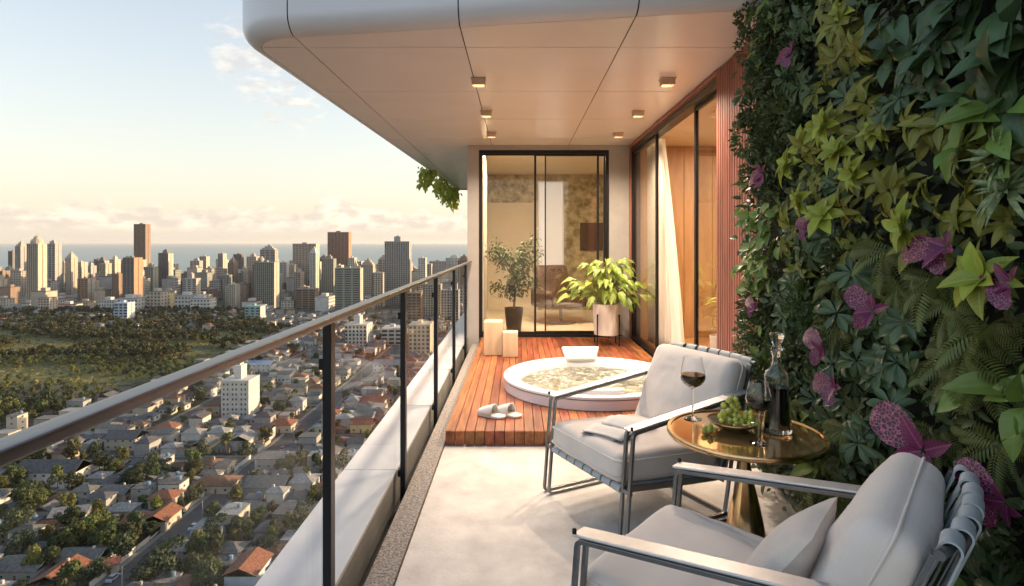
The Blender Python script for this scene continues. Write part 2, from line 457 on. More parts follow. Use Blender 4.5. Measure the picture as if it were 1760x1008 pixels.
# the open meadow between the woods and the houses
mb = MB()
poly = [(-440,246),(-330,238),(-240,240),(-160,252),(-155,330),(-168,392),(-260,400),(-330,404),(-450,392)]
mb.add([(x*K,y*K,GZ+0.02) for x,y in poly], [tuple(range(len(poly)))])
structure(mb.build('meadow', M_['meadow']))
ROADS = []                      # rectangles kept free of houses: x0, x1, y0, y1
def road(name, x0, x1, y0, y1, z=0.03, walk=True):
    ROADS.append((x0-1.8, x1+1.8, y0-1.8, y1+1.8))
    mb = MB()
    mb.add([(x0,y0,GZ+z),(x1,y0,GZ+z),(x1,y1,GZ+z),(x0,y1,GZ+z)], [(0,1,2,3)])
    r = structure(mb.build(name, M_['asphalt']))
    if walk:
        for s in (-1, 1):
            mb = MB()
            if y1-y0 > x1-x0:
                x = x0-1.6 if s < 0 else x1
                mb.box((x, y0, GZ+0.005), (x+1.6, y1, GZ+z+0.13))
            else:
                y = y0-1.6 if s < 0 else y1
                mb.box((x0, y, GZ+0.005), (x1, y+1.6, GZ+z+0.13))
            structure(mb.build('pavement', M_['pavement']))
SX = -112.0
road('street', SX-4.5, SX+4.5, 100, 750)
road('street', -187, -179, 160, 530, 0.034)
road('cross_street', -177.3, -118.2, 253, 260, 0.038)
road('cross_street', -177.3, -118.2, 343, 350, 0.038)
road('cross_street', -105.8, -50, 282, 289, 0.038)
road('cross_street', -105.8, -50, 400, 408, 0.038)
road('cross_street', -240, -118.2, 458, 466, 0.042)
road('boulevard', -680, -50, 752, 768, 0.05)

# ================================================================== the building: slab, ceiling, walls, floors
CEIL = EYE + 1.378
DECK = 0.105
WX = 1.60            # the face of the right-hand wall
BACK = 8.25          # the face of the end wall
# body of the tower below and beside the balcony
mb = MB()
mb.box((-1.0, -3.0, GZ), (9.0, 15.0, -0.42))
mb.box((5.45, -3.0, -0.42), (9.0, 15.0, CEIL+1.1))
mb.box((WX+0.14, -3.0, -0.42), (5.45, 3.68, CEIL+1.1))
mb.box((-0.70, 12.12, -0.42), (5.45, 15.0, CEIL+0.12))
tw = mb.build('residential_tower', M_['wallgrey'])
tag(tw, 'grey rendered residential tower that carries the balcony', 'building')

floor = MB(); floor.box((-0.52, -2.9, -0.4), (WX+0.13, 12.1, 0.0))
structure(floor.build('balcony_floor', M_['floor']))
mb = MB(); mb.box((-0.648, -2.9, -0.4), (-0.526, BACK-0.01, 0.014))
structure(mb.build('kerb', M_['kerb'], bevel=0.006))
mb = MB(); mb.box((-0.714, -2.9, -0.4), (-0.652, BACK-0.01, -0.10))
structure(mb.build('drain_channel', M_['joint']))
# parapet ledge outside the rail
par = MB(); par.box((-1.01, -2.9, -0.41), (-0.718, 14.8, 0.090))
par = par.build('parapet', M_['concrete']); tag(par, 'low concrete parapet with pale coping slabs outside the glass railing', 'parapet')
y = -2.86
PY0 = 0.72
ys = [PY0 + 1.35*k for k in range(-2, 11)]
for a, b in zip(ys[:-1], ys[1:]):
    mb = MB(); mb.box((-1.025, a+0.003, 0.091), (-0.712, b-0.003, 0.115))
    mb.build('coping_slab', M_['coping'], par, bevel=0.004)

# overhanging slab: convex plan outline with a rounded corner at the front left
def outline(inset):
    pf0, pf1 = Vector((2.4, 3.16)), Vector((-1.97, 3.86))    # front edge
    pl1 = Vector((-1.66, 15.4))                              # left edge, far end
    c = pf1
    # rounded corner between the front and left edges, radius .42
    d1 = (pf0-c).normalized(); d2 = (pl1-c).normalized()
    ang = math.acos(d1.dot(d2)); rad = 0.45; t = rad/math.tan(ang/2)
    a, b = c + d1*t, c + d2*t
    ctr = c + (d1+d2).normalized()*(rad/math.sin(ang/2))
    pts = [pf0]
    a0 = math.atan2(*(a-ctr).yx); a1 = math.atan2(*(b-ctr).yx)
    da = (a1-a0 + math.pi) % (2*math.pi) - math.pi
    n = 14
    arc = [(ctr + Vector((math.cos(a0+da*i/n), math.sin(a0+da*i/n)))*(rad-inset)) for i in range(n+1)]
    n1 = (a-ctr).normalized(); n2 = (b-ctr).normalized()
    return [pf0 - n1*inset] + arc + [pl1 - n2*inset]
def at_x(p, q, x):
    t = (x-p.x)/(q.x-p.x); return p + (q-p)*t
RO = 0.12
prof = [(RO*(1-math.sin(a)), RO*(1-math.cos(a))) for a in [math.pi/2*i/7 for i in range(8)]] + [(0.0, 0.45), (0.0, 1.05)]
slab = MB()
o_in = outline(RO+0.004)
slab.prism([(p.x, p.y) for p in outline(0.03)][::-1] + [(2.4, 15.4)][::-1], CEIL+RO+0.01, CEIL+1.0)
slab.prism([(p.x, p.y) for p in outline(RO+0.03)][::-1] + [(2.4, 15.4)][::-1], CEIL+0.006, CEIL+RO+0.01)
slab = slab.build('overhanging_slab', M_['joint'])
tag(slab, 'white panelled slab with rounded corner overhanging the balcony', 'overhang')
JX = [-1.5, -0.37, 0.72]
rows = [outline(i) for i, z in prof]
segs = []                      # (x from, x to) along the front; the last runs round the corner
bounds = [2.4] + JX[::-1]
def fascia(cols):
    mb = MB(); nr = len(prof); nc = len(cols[0])
    vs = [(cols[i][k].x, cols[i][k].y, CEIL+prof[i][1]) for i in range(nr) for k in range(nc)]
    mb.add(vs, [(i*nc+k, i*nc+k+1, (i+1)*nc+k+1, (i+1)*nc+k) for i in range(nr-1) for k in range(nc-1)])
    return mb.build('fascia_panel', M_['fascia'], slab, smooth=60)
for i in range(len(bounds)-1):
    fascia([[at_x(r[0], r[1], bounds[i]-0.004), at_x(r[0], r[1], bounds[i+1]+0.004)] for r in rows])
fascia([[at_x(r[0], r[1], JX[0]-0.004)] + r[1:] for r in rows])
# ceiling panels: grid cells clipped to the inset outline
def clip(poly, a, b):
    out = []; n = len(poly)
    side = lambda p: (b.x-a.x)*(p.y-a.y) - (b.y-a.y)*(p.x-a.x)
    for i in range(n):
        p, q = poly[i], poly[(i+1) % n]; sp, sq_ = side(p), side(q)
        if sp <= 0: out.append(p)
        if sp*sq_ < 0: out.append(p + (q-p)*(sp/(sp-sq_)))
    return out
gx = [-2.6] + JX + [WX+0.005]; gy = [3.0] + [4.11+1.2*k for k in range(10)]
for i in range(len(gx)-1):
    for j in range(len(gy)-1):
        g = 0.004
        poly = [Vector((gx[i]+g, gy[j]+g)), Vector((gx[i+1]-g, gy[j]+g)), Vector((gx[i+1]-g, gy[j+1]-g)), Vector((gx[i]+g, gy[j+1]-g))]
        for a, b in zip(o_in[:-1], o_in[1:]):
            if poly: poly = clip(poly, a, b)
        if len(poly) < 3: continue
        ctr = sum(poly, Vector((0,0)))/len(poly)
        if ctr.y > BACK+0.2 and ctr.x > -0.6: continue
        mb = MB(); mb.prism([(p.x, p.y) for p in poly], CEIL, CEIL+0.005)
        mb.build('ceiling_panel', M_['ceiling'], slab)

# end wall with its sliding door
ew = MB()
DX0, DX1, DTOP = -0.553, 1.295, EYE+1.312
ew.box((-0.715, BACK, -0.3), (DX0, BACK+0.14, CEIL-0.001))
ew.box((DX1, BACK, -0.3), (WX+0.12, BACK+0.14, CEIL-0.001))
ew.box((DX0, BACK, DTOP), (DX1, BACK+0.14, CEIL-0.001))
ew = structure(ew.build('end_wall', M_['wallgrey']))
def bars(name, parent, boxes, m=M_['black'], bevel=0.003):
    for a, b in boxes:
        mb = MB(); mb.box(a, b); mb.build(name, m, parent, bevel=bevel)
door = thing('sliding_door', 'black framed glass sliding door in the grey end wall', 'door', (0, BACK+0.02, DECK))
H = DTOP-DECK
mb = MB()
mb.box((DX0, 0, 0), (DX0+0.035, 0.10, H)); mb.box((DX1-0.045, 0, 0), (DX1, 0.10, H))
mb.box((DX0+0.035, 0, H-0.045), (DX1-0.045, 0.10, H)); mb.box((DX0+0.035, 0, 0), (DX1-0.045, 0.10, 0.03))
mb.build('door_frame', M_['black'], door)
def sash(parent, x0, x1, y0, st0, st1):
    s = MB()
    s.box((x0, y0, 0.031), (x0+st0, y0+0.03, H-0.046)); s.box((x1-st1, y0, 0.031), (x1, y0+0.03, H-0.046))
    s.box((x0+st0, y0, 0.031), (x1-st1, y0+0.03, 0.075)); s.box((x0+st0, y0, H-0.075), (x1-st1, y0+0.03, H-0.046))
    s = s.build('sash', M_['black'], parent)
    p = MB(); p.box((x0+st0, y0+0.011, 0.075), (x1-st1, y0+0.019, H-0.075)); p.build('glass_pane', M_['doorpane'], s)
sash(door, DX0+0.036, 0.262, 0.008, 0.012, 0.03)
sash(door, 0.235, 1.16, 0.045, 0.012, 0.03)
sash(door, 0.385, DX1-0.046, 0.070 , 0.02, 0.02)

# right-hand wall: cladding, sliding door, opening
RW = [8.13, 6.78, 5.48, 4.66]
rw = MB()
rw.box((WX, 3.70, -0.3), (WX+0.12, RW[3]-0.005, CEIL-0.001))
rw.box((WX, RW[3]-0.005, DTOP+0.03), (WX+0.12, BACK, CEIL-0.001))
rw.box((WX, RW[0]+0.02, -0.3), (WX+0.12, BACK, DTOP+0.03))
rw = structure(rw.build('side_wall', M_['redwood']))
y = 3.705
while y < RW[3]-0.05:
    mb = MB(); mb.box((WX-0.022, y, 0.0 if y < 4.1 else DECK), (WX-0.001, y+0.036, CEIL-0.012))
    mb.build('cladding_slat', M_['redwood'], rw, bevel=0.003); y += 0.049
mb = MB(); mb.box((WX-0.024, RW[3]-0.03, DTOP+0.02), (WX-0.001, BACK-0.005, CEIL-0.012)); mb.build('cladding_board', M_['redwood'], rw, bevel=0.003)
mb = MB(); mb.box((WX-0.024, RW[0]+0.045, DECK), (WX-0.001, BACK-0.005, DTOP+0.018)); mb.build('cladding_board', M_['redwood'], rw, bevel=0.003)
sdoor = thing('sliding_door', 'tall black framed sliding door in the redwood side wall with its middle leaf open', 'door', (WX, 0, DECK))
H2 = DTOP-DECK
mb = MB()
mb.box((0, RW[3]-0.03, 0), (0.11, RW[3], H2)); mb.box((0, RW[0], 0), (0.11, RW[0]+0.04, H2))
mb.box((0, RW[3], H2-0.05), (0.11, RW[0], H2)); mb.box((0, RW[3], 0), (0.11, RW[0], 0.025))
mb.build('door_frame', M_['black'], sdoor)
def sash2(y0, y1, x0, st):
    s = MB()
    s.box((x0, y0, 0.026), (x0+0.03, y0+st, H2-0.051)); s.box((x0, y1-st, 0.026), (x0+0.03, y1, H2-0.051))
    s.box((x0, y0+st, 0.026), (x0+0.03, y1-st, 0.07)); s.box((x0, y0+st, H2-0.08), (x0+0.03, y1-st, H2-0.051))
    s = s.build('sash', M_['black'], sdoor)
    p = MB(); p.box((x0+0.011, y0+st, 0.07), (x0+0.019, y1-st, H2-0.08)); p.build('glass_pane', M_['doorpane'], s)
sash2(RW[1], RW[0]-0.001, 0.012, 0.045)
sash2(RW[3]+0.001, RW[2], 0.06, 0.045)

# ------------------------------------------------------------------ rooms behind the glass
room = MB()
room.box((-0.70, BACK+0.14, 0.001), (3.2, 11.95, DECK-0.002))                 # floor
structure(room.build('room_floor', M_['cream']))
mb = MB()
mb.box((-0.70, BACK+0.14, CEIL-0.022), (3.2, 11.8, CEIL-0.001)); structure(mb.build('room_ceiling', M_['cream']))
mb = MB()
mb.box((-0.70, BACK+0.14, DECK-0.1), (-0.60, 11.8, CEIL-0.023))
mb.box((3.2, BACK+0.14, DECK-0.1), (3.3, 11.8, CEIL-0.023))
FW = 11.6
mb.box((-0.60, FW, DECK-0.1), (0.40, FW+0.1, 2.24)); 
structure(mb.build('room_wall', M_['cream']))
mb = MB()
mb.box((-0.60, FW+0.03, 2.24), (0.40, FW+0.13, CEIL-0.023)); mb.box((0.92, FW, DECK-0.1), (3.2, FW+0.1, CEIL-0.023))
mb.box((0.40, FW, DECK-0.1), (0.92, FW+0.1, 0.72)); mb.box((0.40, FW, 2.68), (0.92, FW+0.1, CEIL-0.023))
structure(mb.build('stone_wall', M_['gold_stone']))
pw = thing('window', 'tall pale panel standing in for the sky reflected in the end room door', 'window', (0.66, FW+0.02, 0.72))  # stands for sky reflected in the door glass, not a real window
mb = MB(); mb.box((-0.26, 0, 0), (-0.235, 0.06, 1.96)); mb.box((0.235, 0, 0), (0.26, 0.06, 1.96)); mb.box((-0.235, 0, 0), (0.235, 0.06, 0.03)); mb.box((-0.235, 0, 1.93), (0.235, 0.06, 1.96))
mb.build('reflection_frame', M_['coping'], pw)
M_['skyrefl'] = mat('sky_reflection_glow', (0.75, 0.74, 0.76), 0.5, emit=(0.80, 0.80, 0.86), estr=0.12)  # faint glow imitates the reflected sky
mb = MB(); mb.box((-0.235, 0.025, 0.03), (0.235, 0.033, 1.93)); mb.build('sky_reflection', M_['skyrefl'], pw)
# picture of dark slats
pic = thing('slatted_panel', 'dark slatted wooden panel hung on the stone wall of the end room', 'wall panel', (1.50, FW-0.03, 1.29))
mb = MB(); mb.box((-0.26, -0.02, 0), (0.26, 0.028, 0.55)); mb.build('panel_back', M_['darkleather'], pic)
for k in range(8):
    mb = MB(); mb.box((-0.25, -0.038, 0.02+0.066*k), (0.25, -0.021, 0.065+0.066*k)); mb.build('slat', M_['darkleather'], pic)
# curtain in the left corner of the end room
def curtain(name, label, path, z0, z1, taper=None):
    mb = MB(); nv = 14
    def f(u, v):
        x, yy = path(u, v); return (x, yy, z0+(z1-z0)*v)
    mb.grid(f, 90, nv)
    o = mb.build(name, M_['curtain'], smooth=180); tag(o, label, 'curtain')
    sm = o.modifiers.new('cloth', 'SOLIDIFY'); sm.thickness = 0.004
curtain('curtain', 'pale curtain gathered in the corner of the end room', lambda u, v: (-0.52+0.03*math.sin(u*50), 8.55+0.75*u), DECK+0.01, DTOP+0.03)
# side room
mb = MB(); mb.box((WX+0.12, 3.70, 0.001), (5.4, BACK+0.13, DECK-0.002)); structure(mb.build('room_floor', M_['innerwood']))
mb = MB(); mb.box((WX+0.13, 3.70, CEIL-0.022), (5.44, BACK+0.13, CEIL-0.001)); structure(mb.build('room_ceiling', M_['cream']))
mb = MB(); mb.box((5.30, 3.70, 0), (5.44, BACK+0.13, CEIL-0.023)); mb.box((WX+0.13, BACK-0.02, DECK-0.1), (5.30, BACK+0.13, CEIL-0.023)); mb.box((WX+0.13, 3.69, 0), (5.30, 3.78, CEIL-0.023))
structure(mb.build('room_wall', M_['innerwood']))
for k in range(9):
    mb = MB(); mb.box((WX+0.35+k*0.40, BACK-0.034, DECK), (WX+0.35+k*0.40+0.392, BACK-0.021, CEIL-0.024)); structure(mb.build('wood_panel', M_['innerwood']))
def drape(u, v):
    # hangs straight at the far end, swept back at the near edge towards the top
    ynear = 6.30 + 0.95*v**1.3
    yy = 8.05 + (ynear-8.05)*u
    return (WX+0.21 + 0.035*math.sin(u*62) + 0.01*math.sin(u*151+v*2), yy)
curtain('curtain', 'long pale curtain drawn to the far end of the side room opening', drape, DECK+0.01, DTOP-0.02)
mb = MB(); mb.box((WX+0.132, 4.7, CEIL-0.045), (WX+0.150, 8.1, CEIL-0.024))
tag(mb.build('cove_light', M_['coveglow']), 'warm light strip along the ceiling of the side room', 'light strip')
for (x, y, lb, a, b) in ((0.40, 8.63, 'long unseen fill light panel added inside the end room', 0.86, 0.19), (3.2, 6.4, 'square fill light panel added to brighten the side room', 0.42, 0.42)):  # fill panels added to brighten both rooms, the end one out of view
    t = thing('fill_panel', lb, 'lamp', (x, y, CEIL-0.0225))
    mb = MB(); mb.box((-a, -b, -0.03), (a, b, -0.001)); mb.build('housing', M_['lamp'], t)
    mb = MB(); mb.box((-a+.03, -b+.03, -0.036), (a-.03, b-.03, -0.031)); mb.build('diffuser', M_['fillglow'], t)

# ================================================================== balcony objects
# ------------------------------------------------------------------ ceiling lamps
def ceiling_lamp(x, y, label):
    t = thing('ceiling_lamp', label, 'lamp', (x, y, CEIL), group='square surface lamps on the balcony ceiling')
    mb = MB(); mb.box((-0.065, -0.05, -0.012), (0.065, 0.05, -0.0005)); mb.build('mounting_plate', M_['lamp'], t, bevel=0.002)
    mb = MB(); mb.box((-0.055, -0.045, -0.06), (0.055, -0.041, -0.0125)); mb.box((-0.055, 0.041, -0.06), (0.055, 0.045, -0.0125))
    mb.box((-0.055, -0.041, -0.06), (-0.051, 0.041, -0.0125)); mb.box((0.051, -0.041, -0.06), (0.055, 0.041, -0.0125))
    mb.build('housing', M_['lamp'], t)
    mb = MB(); mb.box((-0.045, -0.035, -0.034), (0.045, 0.035, -0.030)); mb.build('diffuser', M_['lampglow'], t)
    l = bpy.data.lights.new('lamp_light', 'SPOT'); l.energy = LAMP_W; l.color = (1.0, 0.80, 0.60)
    l.spot_size = R(150); l.spot_blend = 0.9; l.shadow_soft_size = 0.06
    o = bpy.data.objects.new('lamp_light', l); COL.objects.link(o); o.parent = t; o.location = (0, 0, -0.075)
LAMP_W = 61.0
for k in range(3):
    ceiling_lamp(-0.33, 4.9+1.2*k, 'square ceiling lamp in the row on the railing side of the balcony')
    ceiling_lamp(1.26, 4.9+1.2*k, 'square ceiling lamp in the row above the side wall door')

# ------------------------------------------------------------------ railing
rail = thing('glass_railing', 'glass balcony railing with black posts and a flat metal handrail', 'railing', (-0.672, 0, 0))
RT = EYE - 0.262
mb = MB(); mb.rbox((0.048, 11.0, 0.022), 0.005, n=3, T=Matrix.Translation((0, BACK-5.52, RT-0.011)))
mb.build('handrail', M_['rail'], rail, smooth=50)
posts = [PY0+1.35*k-(0.04 if k == 0 else 0) for k in range(-2, 6)]
for yy in posts:
    mb = MB(); mb.box((-0.015, yy-0.025, -0.099), (0.015, yy+0.025, RT-0.0225)); p = mb.build('post', M_['post'], rail, bevel=0.003)
    for zz in (0.10, 1.02):
        mb = MB(); mb.box((-0.030, yy-0.022, zz-0.02), (-0.0155, yy+0.022, zz+0.02)); mb.build('clamp', M_['post'], p, bevel=0.002)
for a, b in zip(posts, posts[1:] + [BACK-0.03+0.0]):
    if b-a < 0.3: continue
    mb = MB(); mb.box((-0.030, a+0.008, -0.06), (-0.020, b-0.008, RT-0.035)); mb.build('glass_pane', M_['pane'], rail)

# ------------------------------------------------------------------ timber deck
TX, TY, TR = 0.70, 5.45, 0.83
deck = MB(); deck.box((-0.50, 4.20, 0.001), (WX-0.03, BACK-0.02, 0.05)); 
dk = MB()
for yb in (4.25, 4.55, 6.4, 6.9, 7.5, 8.1):
    dk.box((-0.50, yb, 0.001), (WX-0.03, yb+0.05, 0.079))
deck = dk.build('timber_deck', M_['wood']); structure(deck)
x = -0.516; pitch = 0.0705
while x < WX-0.03:
    x1 = min(x+pitch-0.004, WX-0.026)
    xm = min(abs(x-TX), abs(x1-TX)); cut = TR-0.06
    spans = [(4.165, BACK-0.012)]
    if xm < cut:
        h = math.sqrt(cut*cut-xm*xm); spans = [(4.165, TY-h), (TY+h, BACK-0.012)]
    for a, b in spans:
        mb = MB(); mb.box((x, a, 0.081), (x1, b, DECK)); mb.build('plank', M_['wood'], deck, bevel=0.002)
    mb = MB(); mb.box((x, 4.150, 0.002), (x1, 4.164, DECK-0.001)); mb.build('riser_board', M_['wood'], deck, bevel=0.002)
    x += pitch

# ------------------------------------------------------------------ round tub
tub = thing('spa_tub', 'round white spa tub filled with churning water sunk into the timber deck', 'tub', (TX, TY, DECK))
mb = MB()
mb.lathe([(TR-0.055,-0.10),(TR-0.02,0.0),(TR,0.004),(TR,0.082)], 96, capb=False, capt=False)
mb.build('tub_skirt', M_['tub'], tub, smooth=40)
mb = MB(); mb.lathe([(TR-0.008,0.083),(TR-0.008,0.090)], 96, capb=False, capt=False); mb.build('shadow_gap', M_['tubtrim'], tub, smooth=40)
mb = MB()
mb.lathe([(TR-0.03,0.0905),(TR+0.004,0.0905),(TR+0.006,0.100),(TR,0.112),(TR-0.03,0.117),(TR-0.085,0.116),(TR-0.115,0.108),(TR-0.135,0.085),(TR-0.15,0.03),(TR-0.20,-0.3),(TR-0.3,-0.36),(0.02,-0.37)], 96, capb=False, capt=True)
mb.build('tub_shell', M_['tub'], tub, smooth=45)
mb = MB()
def wat(u, v):
    r = (TR-0.149)*u; a = v*2*math.pi
    xx, yy = r*math.cos(a), r*math.sin(a)
    return (xx, yy, 0.032+0.007*math.sin(xx*15+1.3*math.sin(yy*11))*math.cos(yy*17+xx*4)*(1-u**6)+0.004*math.sin(xx*39+yy*31))
mb.grid(wat, 40, 96); mb.build('water', M_['tubwater'], tub, smooth=180)
def headrest(ang, tilt, zz):
    mb = MB(); mb.rbox((0.36, 0.055, 0.15), 0.024, n=8, bulge=0)
    for i, (px_, py_, pz_) in enumerate(mb.v):
        f = 1 + 0.14*(pz_/0.075); xx = px_*f
        mb.v[i] = (xx, py_ - 0.30*xx*xx, pz_)
    o = mb.build('headrest', M_['tub'], tub, smooth=60)
    o.location = (math.cos(ang)*(TR-0.115), math.sin(ang)*(TR-0.115), zz); o.rotation_euler = (tilt, 0, ang-math.pi/2)
headrest(R(93), R(-22), 0.165)
headrest(R(268), R(-14), 0.085)

# ------------------------------------------------------------------ slippers
def slipper(label, x, y, rz):
    t = thing('slipper', label, 'slipper', (x, y, DECK+0.001), rz)
    L = 0.25
    def w(s): return 0.034 + 0.016*math.sin(math.pi*min(1, s*0.62+0.25)) + 0.004*s
    def half(s):
        e = 1.0
        if s < 0.14: e = math.sqrt(max(0, 1-((0.14-s)/0.14)**2))
        if s > 0.78: e = math.sqrt(max(0, 1-((s-0.78)/0.22)**2))
        return max(0.002, w(s)*e)
    n = 22; pts = [(half(i/n), -L/2+L*i/n) for i in range(n+1)]
    poly = pts + [(-a, b) for a, b in pts[::-1]]
    mb = MB(); mb.prism(poly, 0, 0.020); mb.build('sole', M_['slipper'], t, bevel=0.005, smooth=50)
    mb = MB()
    def up(u, v):
        s = 0.38+0.615*u; a = math.pi*v
        h = (0.066*(1-u)**0.7+0.018)*(1.0 if u < 0.9 else math.sqrt(max(0, 1-((u-0.9)/0.1)**2))*0.9+0.1)
        hw = half(s)+0.003 if s < 0.995 else 0.004
        return (math.cos(a)*hw, -L/2+L*s-0.05*math.sin(a)*(1-u)**3*0, 0.016+h*math.sin(a)**0.8)
    mb.grid(up, 16, 14); o = mb.build('upper', M_['slipper'], t, smooth=180)
    sm = o.modifiers.new('cloth', 'SOLIDIFY'); sm.thickness = 0.008
slipper('white terry slipper nearer the railing of the pair on the deck', -0.205, 4.50, R(58))
slipper('white terry slipper nearer the tub of the pair on the deck', -0.075, 4.53, R(50))

# ------------------------------------------------------------------ wooden blocks
def block(label, x0, x1, y, h, dep):
    mb = MB(); mb.rbox((x1-x0, dep, h), 0.008, n=2, T=Matrix.Translation((0, 0, h/2)))
    o = mb.build('wooden_block', M_['block'], smooth=40, loc=((x0+x1)/2, y, DECK+0.001)); tag(o, label, 'block')
block('taller pale wooden block stool on the deck beside the railing', -0.405, -0.185, 7.02, 0.40, 0.22)
block('shorter pale wooden block stool beside the taller one', -0.178, 0.0, 6.90, 0.29, 0.19)

# ------------------------------------------------------------------ lounge chairs
def make_chair(name, label, ox, oy, rz):
    t = thing(name, label, 'armchair', (ox, oy, 0), rz, 'steel and strap lounge chairs')
    # local: x across, y from the front to the back, z up
    def arc(P, n=4, rad=0.03, closed=False):
        out = []; L = len(P)
        for i, p in enumerate(P):
            p = Vector(p)
            if not closed and i in (0, L-1): out.append(p); continue
            a = (Vector(P[i-1])-p); b = (Vector(P[(i+1) % L])-p); r = min(rad, a.length/2.2, b.length/2.2)
            q0 = p+a.normalized()*r; q1 = p+b.normalized()*r
            for k in range(n+1):
                s = k/n; out.append(q0*(1-s)**2 + p*2*s*(1-s) + q1*s*s)
        return out
    for sx in (-1, 1):
        for xi in (0.375, 0.325):
            P = [(sx*xi, 0.0, 0.009), (sx*xi, 0.045, 0.545), (sx*xi, 0.82, 0.635), (sx*xi, 0.70, 0.009)]
            mb = MB(); mb.tube(arc(P, 3, 0.02, True), 0, closed=True, sq=(0.014, 0.018), up=(1, 0, 0))
            mb.build('side_frame', M_['steel'], t, bevel=0.002)
        mb = MB()
        def arm(u, v):
            return (sx*0.35+(v-0.5)*0.066, 0.03+0.80*u, 0.5535+0.0925*u)
        mb.add([arm(0,0), arm(0,1), arm(1,1), arm(1,0)] + [tuple(Vector(p)+Vector((0,0,0.009))) for p in (arm(0,0), arm(0,1), arm(1,1), arm(1,0))],
               [(3,2,1,0),(4,5,6,7),(0,1,5,4),(1,2,6,5),(2,3,7,6),(3,0,4,7)])
        mb.build('armrest', M_['armsteel'], t, bevel=0.0035)
        mb = MB(); mb.lathe([(0.007,0),(0.007,0.012),(0.004,0.016)], 10, T=Matrix.Translation((sx*0.377, 0.034, 0.563))); mb.build('knob', M_['black'], t, smooth=40)
        mb = MB(); mb.tube([(sx*0.316,0.024,0.268),(sx*0.384,0.024,0.268)], 0, sq=(0.016,0.02)); mb.build('link', M_['steel'], t)
        mb = MB(); mb.tube([(sx*0.300,0.70,0.17),(sx*0.300,0.80,0.45),(sx*0.300,0.922,0.775)], 0, sq=(0.032,0.012), up=(0,1,0)); mb.build('back_post', M_['steel'], t, bevel=0.002)
        mb = MB(); mb.tube([(sx*0.316,0.03,0.262),(sx*0.316,0.73,0.20)], 0, sq=(0.014,0.026)); mb.build('seat_rail', M_['steel'], t)
    bow = lambda x: 0.055*(1-(x/0.36)**2)
    xs = [-0.33+0.066*i for i in range(11)]
    mb = MB(); mb.tube([(-0.31,0.03,0.262),(0.31,0.03,0.262)], 0.012, 10); mb.build('front_bar', M_['steel'], t, smooth=60)
    mb = MB(); mb.tube([(-0.31,0.70,0.20),(0.31,0.70,0.20)], 0.012, 10); mb.build('rear_bar', M_['steel'], t, smooth=60)
    mb = MB(); mb.tube([(x, 0.925+bow(x), 0.785) for x in xs], 0.012, 10); mb.build('top_bar', M_['steel'], t, smooth=60)
    mb = MB(); mb.tube([(-0.37,0.70,0.012),(0.37,0.70,0.012)], 0, sq=(0.014,0.014)); mb.build('floor_bar', M_['steel'], t)
    # seat straps run from the front bar to the rear bar, doubled over the front bar
    def band(x, w, pts, nm):
        m2 = MB()
        m2.tube([(x, a, b) for a, b in pts], 0, sq=(w, 0.0045), up=(0, -1, 0))
        # the sweep takes its flat side from the cross axis, so force it across x
        m2.v = []; m2.f = []; m2.m = []
        P = [Vector((0, a, b)) for a, b in pts]; rings = []
        for i, p in enumerate(P):
            d = (P[min(i+1, len(P)-1)]-P[max(i-1, 0)]).normalized(); nn = Vector((0, -d.z, d.y))*0.0025
            rings += [(x-w/2, *(p-nn).yz), (x+w/2, *(p-nn).yz), (x+w/2, *(p+nn).yz), (x-w/2, *(p+nn).yz)]
        fs = []
        for i in range(len(P)-1):
            for j in range(4): fs.append((i*4+j, i*4+(j+1) % 4, (i+1)*4+(j+1) % 4, (i+1)*4+j))
        fs += [(0,3,2,1), tuple((len(P)-1)*4+j for j in range(4))]
        m2.add(rings, fs)
        return m2.build(nm, M_['strap'], t, smooth=40)
    ns = 8
    for i in range(ns):
        x = -0.275 + 0.55*i/(ns-1)
        loop = [(0.030+0.017*math.cos(a), 0.262+0.017*math.sin(a)) for a in [R(d) for d in range(-80, -281, -25)]]
        pts = [(0.66, 0.186), (0.25, 0.222)] + [loop[k] for k in range(len(loop))] + [(0.30, 0.254), (0.70, 0.218)]
        band(x, 0.068, pts, 'seat_strap')
    ns = 7
    for i in range(ns):
        x = -0.262 + 0.524*i/(ns-1); b = bow(x)
        c = (0.925+b, 0.785)
        loop = [(c[0]+0.021*math.cos(a), c[1]+0.021*math.sin(a)) for a in [R(d) for d in range(200, -31, -23)]]
        pts = [(0.700, 0.235), (0.790+b*0.6, 0.46)] + loop + [(0.86+b*0.6, 0.50), (0.735, 0.225)]
        band(x, 0.073, pts, 'back_strap')
    # cushions
    ca = math.atan2(0.045, 0.67)
    mb = MB(); mb.rbox((0.62, 0.68, 0.145), 0.042, n=30, bulge=0.034, wob=0.0042, seed=3)
    sc = mb.build('seat_cushion', M_['fabric'], t, smooth=180); sc.location = (0, 0.345, 0.334); sc.rotation_euler = (-ca, 0, 0)
    def piping(par, sx, sy, z, r=0.0045, rc=0.04):
        m2 = MB(); P = []
        for cx, cy_, a0 in ((1,1,0),(-1,1,90),(-1,-1,180),(1,-1,270)):
            for k in range(7):
                a = R(a0+15*k); P.append((cx*(sx/2-rc)+rc*math.cos(a), cy_*(sy/2-rc)+rc*math.sin(a), z))
        m2.tube(P, r, 6, closed=True); return m2.build('piping', M_['fabric'], par, smooth=180)
    piping(sc, 0.628, 0.688, 0.040); piping(sc, 0.628, 0.688, -0.040)
    mb = MB(); mb.rbox((0.64, 0.53, 0.150), 0.055, n=30, bulge=0.045, wob=0.0048, seed=5)
    bc = mb.build('back_cushion', M_['fabric'], t, smooth=180)
    lean = math.atan2(0.235, 0.56)
    bc.location = (0, 0.752, 0.552); bc.rotation_euler = (R(90)-lean, 0, 0)
    piping(bc, 0.648, 0.538, 0.0, rc=0.055)
    return t
make_chair('lounge_chair', 'lounge chair by the timber deck with an open magazine on its seat', 0.33, 3.055, R(-62))
